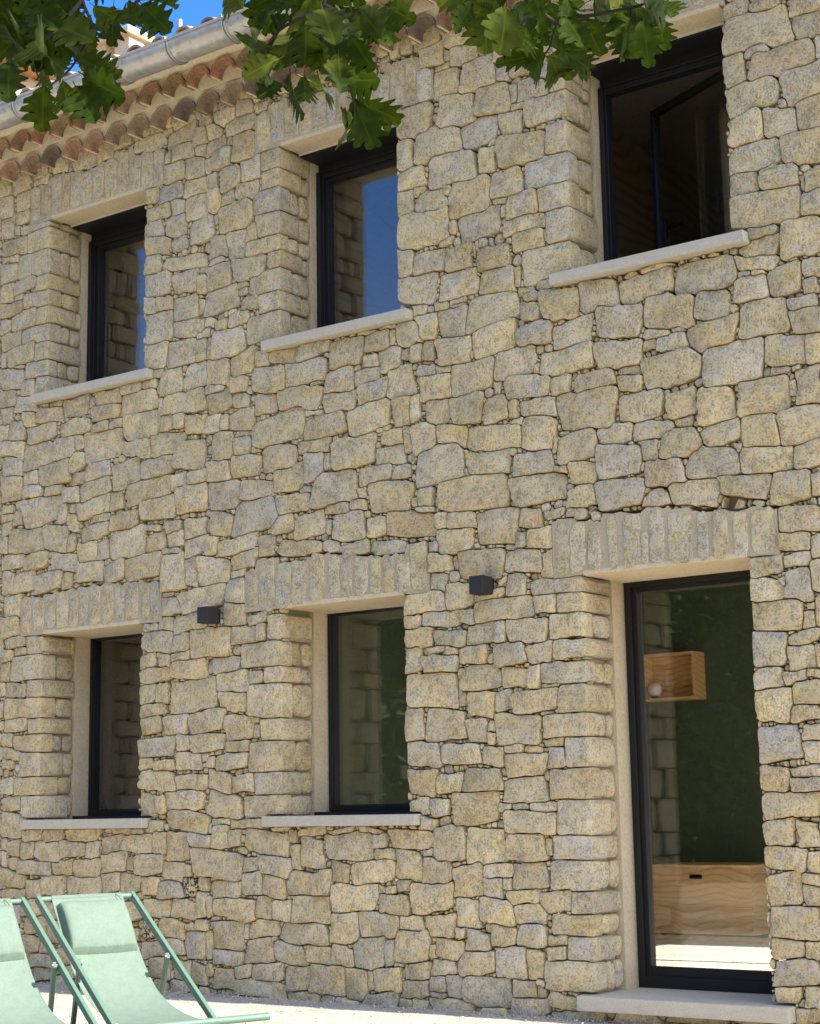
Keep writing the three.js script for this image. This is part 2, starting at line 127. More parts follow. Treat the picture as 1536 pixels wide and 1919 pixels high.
// ---------------------------------------------------------------- measured layout (mm): stones [x, y, width, height], quoins [front width, bottom, top, depth]
const STONES = [-9260,5655,130,63,-9051,5654,112,90,-8915,5601,175,115,-8803,5598,42,70,-8699,5577,161,140,-8612,5659,112,90,-9279,5563,135,147,-9105,5541,203,140,-8943,5517,84,80,-8845,5509,105,130,-8460,5567,257,190,-8241,5561,169,140,-8369,5666,81,48,-8268,5626,117,50,-8078,5616,169,104,-7905,5638,150,105,-7748,5697,125,67,-7747,5616,137,76,-7641,5635,63,114,-7506,5623,213,143,-7834,5529,312,133,-7659,5569,87,67,-7535,5499,288,162,-7341,5449,132,133,-9258,5396,130,178,-9079,5415,181,178,-9075,5293,174,110,-9246,5252,143,160,-9136,5207,58,80,-9175,5086,275,140,-7797,5161,125,123,-7746,5018,225,108,-7769,4912,175,124,-7736,4784,210,126,-7624,5139,225,124,-7555,5016,132,108,-7566,4885,198,143,-7540,4760,156,90,-7645,5387,75,104,-7510,5390,212,142,-7582,5259,187,133,-7394,5250,180,152,-7399,5122,228,135,-7374,4979,216,181,-7337,4806,216,162,-7340,5356,120,90,-7122,5650,149,124,-6959,5646,115,90,-6850,5620,103,117,-7134,5542,192,135,-6959,5550,144,117,-6805,5508,144,81,-7011,5441,276,126,-7234,5453,132,117,-7276,5580,48,126,-7227,5355,196,90,-7098,5363,52,72,-6959,5278,224,207,-7168,5258,161,144,-6908,5125,173,180,-7086,5101,178,162,-7286,5241,60,108,-7256,5124,96,117,-7109,4962,138,117,-6936,4975,190,144,-7232,4982,132,171,-7045,4840,299,216,-7272,4792,66,144,-6891,4698,115,126,-7189,4657,138,180,-7033,4641,173,198,-5831,5618,80,77,-5750,5586,90,119,-5822,5517,80,117,-5660,5598,90,127,-5618,5087,257,212,-5688,4904,119,179,-5647,4752,204,127,-5694,4605,119,168,-5557,4418,375,230,-5697,4244,120,187,-5440,5710,90,48,-5515,5653,110,68,-5456,5656,60,59,-5330,5651,180,96,-5511,5579,204,112,-5294,5528,190,127,-5484,5470,190,144,-5612,5482,50,77,-5368,5457,43,80,-5249,5423,189,128,-5382,5277,180,176,-5154,5271,252,216,-4994,5348,90,96,-4975,5224,90,120,-5095,5378,99,51,-5404,5388,110,42,-5310,5088,261,221,-5053,5083,234,192,-4911,5085,54,120,-4790,5079,225,144,-4896,4996,126,56,-4939,4919,162,152,-5151,4910,257,192,-5439,4915,352,208,-5353,4745,352,232,-5144,4831,86,40,-5060,4838,81,48,-5096,4734,114,160,-4869,4737,324,192,-5598,4756,105,104,-5590,4659,86,64,-5505,4574,228,153,-5236,4539,295,240,-4982,4566,216,172,-5370,4619,95,64,-5031,4455,99,48,-4875,4410,207,143,-5010,4406,54,88,-5357,4381,52,88,-5166,4362,306,172,-4866,4291,279,88,-4847,4197,216,120,-5406,4311,114,48,-5186,5650,209,136,-4907,5359,162,120,-4803,5491,198,128,-4857,5223,144,96,-5013,5497,190,112,-4684,5310,162,128,-4759,5211,144,96,-4644,5442,135,120,-3527,5162,150,120,-3362,5133,175,82,-3139,5063,175,84,-3414,5016,383,232,-3130,4966,168,154,-3413,4908,150,77,-3285,4809,364,175,-3545,4832,124,189,-3177,4670,245,210,-3456,4668,300,182,-3510,4508,187,180,-3315,4485,196,168,-3145,4497,161,168,-3284,4585,56,45,-3467,4344,293,168,-3198,4326,231,189,-3530,4209,150,142,-3339,4191,217,133,-3394,4254,112,35,-3152,4139,105,126,-3216,4140,28,84,-3417,4053,397,203,-3166,4023,119,133,-3233,3864,224,210,-3439,3923,180,70,-3464,3858,224,126,-3088,4838,35,154,-9266,5011,101,50,-9157,4994,87,63,-9226,4903,174,140,-9044,4787,232,120,-9235,4756,145,170,-9112,4707,101,50,-9187,4628,239,114,-9056,4525,280,160,-9247,4507,109,120,-9179,4396,217,130,-9068,4269,294,162,-9259,4264,56,120,-9093,4177,126,50,-9161,4111,238,160,-9004,4022,168,124,-9199,3971,145,124,-9014,3904,252,120,-9209,3852,123,133,-9092,3724,159,152,-9218,3723,98,133,-8969,3792,154,120,-8764,3789,252,105,-8834,3875,94,48,-8718,3867,135,57,-8510,3806,266,143,-8353,3818,58,81,-8199,3826,247,105,-8216,3732,266,108,-7978,3845,187,72,-7798,3852,150,63,-7895,3746,375,171,-7698,3688,72,117,-7874,3581,325,216,-8506,3666,318,114,-8828,3671,290,123,-8396,3723,117,36,-8259,3633,156,72,-8112,3634,131,54,-8237,3502,377,225,-8451,3556,110,105,-8609,3532,209,162,-8864,3521,297,181,-9143,3598,252,133,-9139,3483,224,143,-9140,3322,224,181,-8948,3377,169,95,-8698,3377,324,152,-8481,3426,128,135,-8452,3308,149,85,-8265,3333,221,117,-8294,3215,275,135,-8005,3276,281,189,-7915,3443,275,135,-7730,3284,300,144,-7641,3426,312,162,-7649,3573,126,110,-7535,3565,102,99,-7375,3519,207,128,-7477,3680,360,153,-7597,3832,192,180,-7378,3840,216,162,-7725,3907,120,54,-7778,4665,150,152,-7733,4517,237,171,-7793,4383,113,133,-7670,4372,132,99,-7717,4218,246,209,-7745,4037,192,189,-7497,4624,396,99,-7490,4486,240,153,-7323,4443,108,135,-7482,4304,234,171,-7451,4164,300,117,-7334,4293,60,111,-7515,4014,276,179,-7332,4000,120,153,-7321,4104,132,63,-7444,3329,287,198,-7350,3173,218,93,-7525,3161,127,117,-7800,3152,432,170,-7419,3044,276,198,-7720,3011,324,144,-8924,3276,196,85,-8714,3254,189,76,-8547,3205,201,117,-8108,3111,119,126,-8324,3092,312,126,-8811,3127,405,199,-9177,3175,112,66,-7201,4579,120,63,-7188,4461,218,162,-6931,4460,276,162,-7165,4305,305,180,-6987,4367,99,36,-6982,4321,86,51,-6925,4236,143,99,-7015,4148,176,93,-7164,4128,103,90,-7263,4164,84,72,-7101,4007,276,198,-7268,3997,54,153,-7197,3836,190,171,-6987,3852,230,153,-7026,3720,160,102,-6809,3855,121,102,-6639,3843,226,102,-6393,3842,247,110,-6155,3778,260,184,-5922,3803,200,119,-5803,3801,38,88,-5667,3809,220,160,-6001,3878,160,48,-5832,3880,150,42,-6770,3712,286,170,-6469,3704,341,153,-5964,3692,110,77,-5821,3675,165,144,-6219,3612,236,144,-5995,3603,195,96,-5957,3500,220,128,-5750,3526,209,200,-7185,3642,230,153,-7209,3729,161,45,-6998,3612,132,93,-6798,3564,187,127,-6523,3554,363,153,-6390,3628,105,42,-6210,3487,260,128,-6998,3488,224,136,-7236,3503,149,126,-7128,3495,69,119,-6690,3387,424,204,-6325,3349,325,152,-5984,3347,333,200,-5734,3348,133,176,-6407,3448,126,32,-7150,3339,173,195,-6992,3321,154,128,-6870,3283,88,42,-6981,3396,132,25,-6674,3201,284,178,-6399,3237,252,93,-6530,3280,94,32,-6097,3162,330,200,-5814,3213,162,88,-5831,3101,200,120,-5699,3185,57,160,-6301,3133,50,112,-6400,3106,147,187,-6959,3189,264,144,-7189,3186,195,127,-6595,3070,241,170,-7143,3031,275,187,-6854,3028,286,120,-6247,2956,340,216,-5945,3001,247,112,-5751,2991,124,80,-6041,2910,65,72,-5840,2857,314,195,-6067,2837,120,60,-6228,2841,190,80,-6569,2910,262,128,-6887,2870,385,221,-6474,2976,105,48,-5882,3267,130,40,-5528,4209,237,144,-5315,4192,176,152,-5082,4135,225,144,-5618,4057,285,192,-5329,4031,276,172,-5063,4005,252,176,-4920,3995,40,120,-5611,3927,124,64,-5444,3927,105,64,-5326,3932,117,32,-5327,3904,108,24,-5570,3815,181,168,-5372,3814,204,168,-5095,3839,351,203,-4843,3776,128,112,-4836,3859,111,64,-4874,3905,102,40,-4742,3921,136,80,-4653,3781,246,173,-4408,3785,232,182,-5091,3668,297,184,-4822,3645,234,135,-4583,3609,264,150,-4288,3621,296,189,-5626,3681,71,112,-5545,3679,95,120,-5362,3646,238,160,-5557,3565,133,68,-5439,3549,105,45,-5498,3453,223,152,-5242,3473,279,187,-4958,3509,279,165,-4626,3463,361,150,-4296,3439,296,150,-5077,3380,51,67,-4875,3366,315,135,-4661,3331,123,105,-4452,3322,256,105,-5643,3350,75,160,-5483,3301,152,158,-5288,3291,225,176,-5085,3259,162,157,-4975,3242,59,113,-4814,3232,242,105,-4508,3166,366,233,-5590,3161,181,192,-5393,3152,211,128,-5104,3102,369,135,-4811,3086,225,187,-4951,3163,68,30,-4574,2974,255,173,-4702,3011,48,90,-4338,3009,212,112,-5480,3006,342,232,-5144,2964,306,128,-5001,2997,90,37,-4851,2924,264,135,-4678,2860,88,52,-4538,2823,176,126,-4323,2863,268,175,-5256,2808,468,202,-4830,2773,366,173,-5578,2833,114,112,-4555,2699,176,112,-4324,2684,288,161,-5302,2928,54,53,-4824,3456,54,68,-5589,2749,162,53,-4123,3784,328,154,-3773,3764,376,180,-3477,3770,232,91,-4043,3878,208,53,-3334,3656,182,175,-3186,3695,105,105,-3520,3648,182,126,-3553,3722,83,42,-3464,3725,77,35,-3203,3602,77,84,-3985,3615,296,195,-3735,3602,210,168,-3253,3522,154,65,-3463,3487,266,203,-3238,3427,175,133,-3615,3544,30,77,-3755,3439,292,168,-4065,3507,160,53,-3947,3514,80,37,-4110,3453,75,56,-3981,3455,176,98,-3988,3306,345,189,-3644,3282,345,238,-3356,3294,224,161,-3205,3274,84,156,-4239,3345,136,49,-4238,3272,152,91,-4180,3140,270,168,-3939,3116,180,147,-3740,3075,196,189,-3483,3075,287,202,-3244,3091,140,189,-3386,3196,105,33,-3309,3190,56,35,-3318,3093,42,84,-4108,3000,240,98,-3937,3014,120,49,-4140,2891,97,126,-3957,2911,232,175,-3726,2919,218,117,-3511,2905,210,189,-3305,2902,224,189,-3774,2784,308,162,-4060,2767,247,147,-3480,2758,293,140,-3265,2748,140,130,-3631,2833,49,59,-3681,2720,126,39,-3894,2638,293,140,-3606,2635,285,117,-3361,2601,217,162,-3232,2601,52,117,-8616,3082,84,133,-9063,3101,84,114,-9179,3039,119,95,-9182,3115,130,57,-8982,2938,336,171,-9202,2924,84,117,-8678,2919,263,189,-8509,3010,117,117,-8301,2928,286,117,-8245,3007,162,63,-8031,2964,281,135,-7569,2872,138,85,-7382,2851,184,119,-7997,2819,336,216,-7735,2791,180,126,-7551,2793,144,99,-7370,2731,230,117,-7761,2889,150,42,-7586,2719,180,42,-8375,2801,195,144,-8228,2795,113,126,-8519,2879,78,126,-9115,2803,231,105,-8875,2784,236,114,-8581,2745,273,126,-8333,2662,256,136,-8106,2640,194,136,-7842,2641,337,161,-7572,2585,213,252,-7415,2574,115,195,-7226,2555,264,176,-9158,2658,126,171,-8993,2652,203,153,-8749,2630,279,133,-8558,2621,104,117,-9103,2487,216,152,-9112,2350,182,162,-7594,2369,168,119,-7322,2388,391,153,-7624,2444,108,42,-7770,2255,132,76,-7634,2257,132,85,-7418,2249,299,119,-9067,2241,223,86,-9010,2173,148,54,-9139,2150,121,86,-9156,2041,98,135,-9049,1917,216,99,-9179,1924,42,108,-9047,1674,243,99,-9125,1578,115,108,-9060,1477,176,81,-9119,1416,121,63,-7709,2148,288,128,-7498,2129,127,110,-7785,2034,138,85,-7631,2024,108,85,-7503,2045,149,51,-7718,1945,270,94,-7427,1961,299,128,-7252,2111,363,184,-7782,1822,144,119,-7658,1824,102,128,-7739,1719,234,77,-7386,1793,414,204,-7761,1619,172,110,-7551,1618,224,128,-7272,1627,314,128,-7701,1487,312,112,-7475,1508,126,96,-7266,1496,305,120,-7428,1392,209,127,-7787,1386,126,76,-7635,1373,172,72,-7293,1412,66,56,-7171,2849,173,153,-6650,2789,165,104,-6445,2758,241,144,-6295,2729,40,96,-6144,2716,240,168,-5936,2689,140,120,-5685,2684,366,168,-7244,2717,92,127,-7025,2702,330,120,-6790,2665,127,152,-6519,2628,367,104,-6276,2615,130,80,-6101,2569,220,104,-5851,2558,280,82,-6964,2600,237,112,-7041,2413,176,161,-7214,2395,143,110,-7025,2523,150,40,-7046,2269,198,145,-6866,2226,165,68,-6893,2281,110,64,-6975,2140,220,112,-6828,2142,63,110,-7123,1966,231,104,-7062,1857,264,136,-6877,1878,115,80,-7062,1735,220,120,-7002,1579,236,152,-6862,1549,50,80,-6872,1613,73,32,-7023,1463,192,64,-7072,1373,281,104,-7248,1378,66,64,-5601,2223,285,120,-5692,2117,105,75,-5643,2023,190,112,-5683,1909,114,136,-5566,1726,360,195,-5681,1538,126,180,-5634,1374,238,143,-5470,2674,76,113,-5332,2659,189,104,-5101,2595,281,195,-4883,2618,145,105,-4735,2583,94,68,-4592,2602,128,70,-4725,2625,127,42,-5385,2551,243,143,-4938,2510,64,90,-4818,2508,178,113,-5534,2525,76,60,-5498,2441,148,112,-5515,2329,153,98,-5222,2402,315,168,-4938,2393,246,127,-4781,2362,85,154,-5357,2236,193,150,-4990,2258,139,126,-5165,2223,196,60,-5080,2296,54,37,-5063,2141,387,128,-4801,2144,136,98,-5497,2117,270,90,-5311,2117,108,83,-5436,2007,225,91,-5220,2017,193,112,-5097,2015,68,112,-4921,2006,255,135,-5285,1904,191,105,-5040,1888,217,135,-4853,1879,161,105,-5503,1871,243,90,-5543,1944,143,37,-5424,1943,81,42,-5231,1777,263,135,-5014,1760,170,112,-4887,1753,81,120,-4792,1708,127,28,-5359,1678,54,97,-5235,1635,183,147,-5087,1642,102,119,-4887,1628,297,126,-5475,1529,274,175,-5266,1484,132,140,-5169,1509,42,70,-5171,1445,43,68,-4998,1484,293,161,-5380,1366,270,113,-5165,1344,145,105,-5031,1375,119,49,-4908,1375,120,42,-4957,1295,280,126,-4774,1405,136,42,-4760,1331,104,105,-3332,2439,227,133,-3370,2330,179,97,-3251,2295,58,123,-3521,2227,189,104,-3355,2240,140,65,-3355,2115,143,163,-3260,2152,63,156,-3528,2105,195,117,-3445,2137,49,52,-3479,1972,277,143,-3314,1943,63,91,-3299,2013,52,39,-3261,1977,42,169,-3346,1858,169,65,-3526,1816,185,163,-3356,1765,154,117,-3274,1760,28,117,-3538,1673,157,104,-3396,1671,119,65,-3309,1685,72,39,-3521,1536,182,169,-3342,1597,154,120,-3358,1490,156,71,-3501,1352,231,169,-3327,1399,105,72,-3332,1308,97,98,-9114,1269,122,108,-9069,1153,203,99,-9050,1011,215,170,-9133,880,61,81,-9032,862,121,102,-9123,783,47,119,-9041,762,104,81,-8898,845,130,126,-8709,840,234,128,-8473,849,241,102,-8279,845,138,111,-8836,940,189,85,-8647,939,182,85,-8374,942,324,93,-8055,970,288,51,-7864,964,84,40,-8090,882,216,112,-7851,886,252,111,-7670,894,109,153,-8822,732,312,94,-8558,734,188,94,-8320,727,275,119,-9031,653,243,126,-9028,562,223,72,-8825,599,156,119,-8638,623,221,136,-8354,622,350,119,-8064,766,222,119,-7926,762,54,88,-7773,759,258,128,-8097,641,174,120,-7924,643,174,128,-7748,629,150,120,-7575,603,201,120,-7564,716,198,120,-7520,869,209,184,-7318,893,181,108,-7190,766,440,176,-7434,725,66,72,-7411,621,121,120,-7300,646,77,75,-7425,1022,374,120,-7466,1152,334,120,-7698,1276,311,128,-7450,1258,207,93,-7315,1254,81,104,-7772,1128,150,152,-7667,1131,80,119,-7723,992,155,80,-7705,492,253,120,-7466,493,224,112,-7310,520,99,160,-7555,380,224,120,-7744,367,126,120,-7409,391,77,40,-7315,398,99,72,-7645,253,368,98,-7358,283,198,168,-7666,137,184,128,-7474,129,173,120,-7329,112,143,128,-7495,34,165,72,-8821,475,169,110,-8804,364,260,102,-8623,326,175,136,-8839,244,169,102,-8684,215,156,85,-8745,145,225,96,-8717,58,200,77,-8537,178,130,110,-8911,447,78,68,-8478,81,100,94,-8239,444,300,144,-8055,326,240,153,-8297,277,250,144,-7993,181,288,128,-8232,131,264,128,-8410,357,250,128,-7873,81,230,112,-8110,39,240,102,-9056,427,202,119,-9051,297,195,119,-9047,169,216,119,-9043,58,202,108,-7939,467,240,136,-8589,479,225,127,-7170,1259,209,120,-6969,1243,171,104,-7131,1115,294,152,-7017,1006,136,56,-6883,1009,126,56,-7164,1015,154,34,-7158,924,143,144,-7044,920,93,104,-7252,980,44,72,-7257,885,49,104,-6784,891,367,150,-6582,929,63,90,-6557,811,68,136,-6440,837,175,180,-6439,955,200,45,-6163,868,352,158,-5942,897,90,98,-5731,907,306,105,-5906,819,133,63,-5739,765,190,165,-6921,759,115,90,-6721,749,255,120,-6900,651,152,136,-6737,634,175,128,-6543,659,199,150,-6377,657,160,143,-6233,722,138,113,-5997,724,318,135,-7114,613,264,113,-7049,505,352,135,-6816,514,131,128,-6676,501,140,113,-6448,509,300,150,-6133,582,323,158,-5854,554,220,120,-5778,653,99,60,-5867,634,67,38,-5928,633,76,38,-6208,411,204,180,-5959,436,285,150,-7102,345,264,176,-6821,395,247,98,-6499,373,380,113,-5736,456,166,86,-7107,217,252,97,-6853,268,231,143,-6616,257,240,120,-6396,261,190,113,-6229,260,162,120,-6028,289,237,180,-5873,287,72,150,-5730,324,228,188,-6775,146,245,97,-6968,138,126,83,-7128,93,178,120,-6843,52,415,90,-6546,122,190,143,-6333,124,255,180,-6121,111,176,180,-6011,137,48,105,-5899,142,190,133,-5760,191,54,77,-5716,101,198,91,-6507,23,250,56,-6339,13,95,42,-5957,29,247,82,-6184,7,190,45,-5772,24,99,49,-5823,224,81,35,-7249,513,55,144,-7254,286,66,176,-7247,138,52,75,-6963,380,42,104,-6231,950,200,37,-6008,956,190,38,-6674,976,158,30,-5642,1216,198,147,-5663,1085,144,97,-5456,1205,176,113,-5239,1221,252,126,-5522,1079,126,91,-5619,994,117,75,-5702,1005,48,56,-4974,1162,284,133,-5287,1072,306,189,-5105,1073,89,49,-5003,1075,106,42,-4856,1070,176,49,-4942,991,336,126,-5464,881,212,203,-5223,870,265,189,-4968,863,259,140,-5553,731,189,150,-5609,834,63,49,-5354,683,196,182,-5149,734,204,77,-5190,653,136,112,-5092,668,51,63,-4948,714,221,137,-5588,594,297,161,-4993,600,204,72,-4796,587,200,105,-5355,514,158,154,-5169,528,225,140,-4950,516,208,105,-5538,439,198,126,-5405,411,64,56,-5289,366,153,112,-5130,402,161,112,-4950,410,183,140,-5478,318,204,112,-5590,303,45,70,-5305,251,242,126,-5080,263,200,175,-4926,259,96,161,-5682,198,135,90,-5525,221,180,77,-4795,391,128,59,-4793,321,116,77,-5563,136,103,84,-5452,127,102,126,-5241,109,314,161,-4996,131,148,91,-5564,73,108,35,-4890,112,64,58,-4888,166,56,35,-5464,29,315,63,-5201,9,161,49,-4971,41,247,98,-5686,25,108,56,-4754,79,184,71,-4689,10,336,65,-4819,859,43,91,-3538,1184,143,123,-3375,1218,168,58,-3382,1152,159,71,-3456,1062,315,117,-3521,937,162,124,-3372,923,110,126,-3498,808,224,114,-3350,796,65,102,-3510,662,192,169,-3368,713,84,59,-3373,633,85,111,-3468,508,253,143,-3513,390,175,91,-3385,385,84,98,-3478,281,234,130,-3525,178,147,78,-3395,169,78,90,-3440,85,149,78,-3456,145,39,36,-4344,29,263,65,-4011,35,350,59,-3728,42,210,39];
const LINTELS = [-8948,2419,89,220,-8830,2419,107,200,-8710,2427,93,218,-8592,2428,104,229,-8482,2426,77,232,-8386,2432,77,241,-8278,2432,89,239,-8158,2428,100,242,-8046,2422,86,231,-7936,2420,110,235,-7814,2414,72,225,-7728,2412,77,219,-6896,2420,82,205,-6780,2437,119,298,-6646,2416,116,247,-6526,2415,105,241,-6383,2430,108,272,-6253,2428,80,249,-6163,2407,80,201,-6054,2416,99,215,-5946,2406,77,198,-5848,2402,77,193,-5741,2400,90,207,-5636,2426,107,263,-4680,2440,87,277,-4585,2429,94,258,-4485,2416,73,245,-4377,2438,52,293,-4258,2434,98,273,-4184,2382,39,163,-4114,2437,85,274,-3980,2417,132,254,-3851,2413,55,238,-3754,2406,81,230,-3644,2399,72,224,-3522,2397,120,212,-8942,5358,85,230,-8844,5350,99,220,-8734,5378,97,269,-8631,5374,69,247,-8533,5365,102,236,-8426,5358,101,215,-8309,5360,106,233,-8188,5369,111,252,-8064,5384,97,293,-7952,5348,102,233,-7834,5330,107,218,-7728,5328,81,236,-6797,5344,108,234,-6682,5382,100,259,-6566,5348,110,190,-6450,5342,97,194,-6334,5353,102,232,-6240,5365,63,244,-6162,5354,73,238,-6070,5348,78,233,-5969,5342,102,223,-5849,5335,106,230,-5732,5361,94,284,-5630,5353,69,282,-5535,5304,102,175,-4600,5317,78,238,-4506,5313,81,220,-4412,5308,80,219,-4324,5306,75,218,-4242,5300,63,209,-4158,5361,74,208,-4073,5354,69,200,-3988,5348,76,187,-3904,5344,67,175,-3820,5348,75,173,-3732,5342,73,161,-3643,5337,80,142];
const QUOINS = {UL: [317,5158,5218,56,249,5001,5159,183,343,4817,5002,100,147,4705,4813,228,277,4587,4706,119,139,4459,4585,252,296,4332,4455,113,151,4200,4325,315,238,4081,4196,89,126,3962,4077,221],UM: [155,5074,5211,237,161,4954,5069,216,229,4800,4950,110,206,4639,4791,194,286,4534,4634,89,106,4421,4529,218,263,4271,4418,119,185,4150,4266,209,286,3958,4142,104],UR: [222,5092,5202,141,116,5021,5091,202,283,4856,5015,156,144,4656,4834,278,291,4482,4651,109,213,4335,4476,128,162,4147,4329,332,322,3922,4134,102],LL: [166,2153,2266,258,317,1978,2140,135,149,1862,1970,295,376,1724,1854,136,141,1618,1711,277,278,1495,1605,113,212,1332,1486,211,261,1209,1328,167,183,1061,1201,260],LM: [113,2093,2246,293,335,1937,2081,108,140,1834,1925,182,285,1628,1830,113,173,1494,1616,217,269,1306,1486,135,221,1173,1302,183,307,1042,1166,96],LD: [332,2195,2280,300,163,2088,2191,293,221,1954,2081,99,205,1842,1940,317,281,1713,1824,109,177,1560,1702,226,278,1432,1553,117,147,1274,1425,233,248,1110,1267,130,205,926,1103,222,243,798,920,168,257,644,792,89,136,524,634,258,262,414,521,92,165,292,408,206,308,134,286,120]};
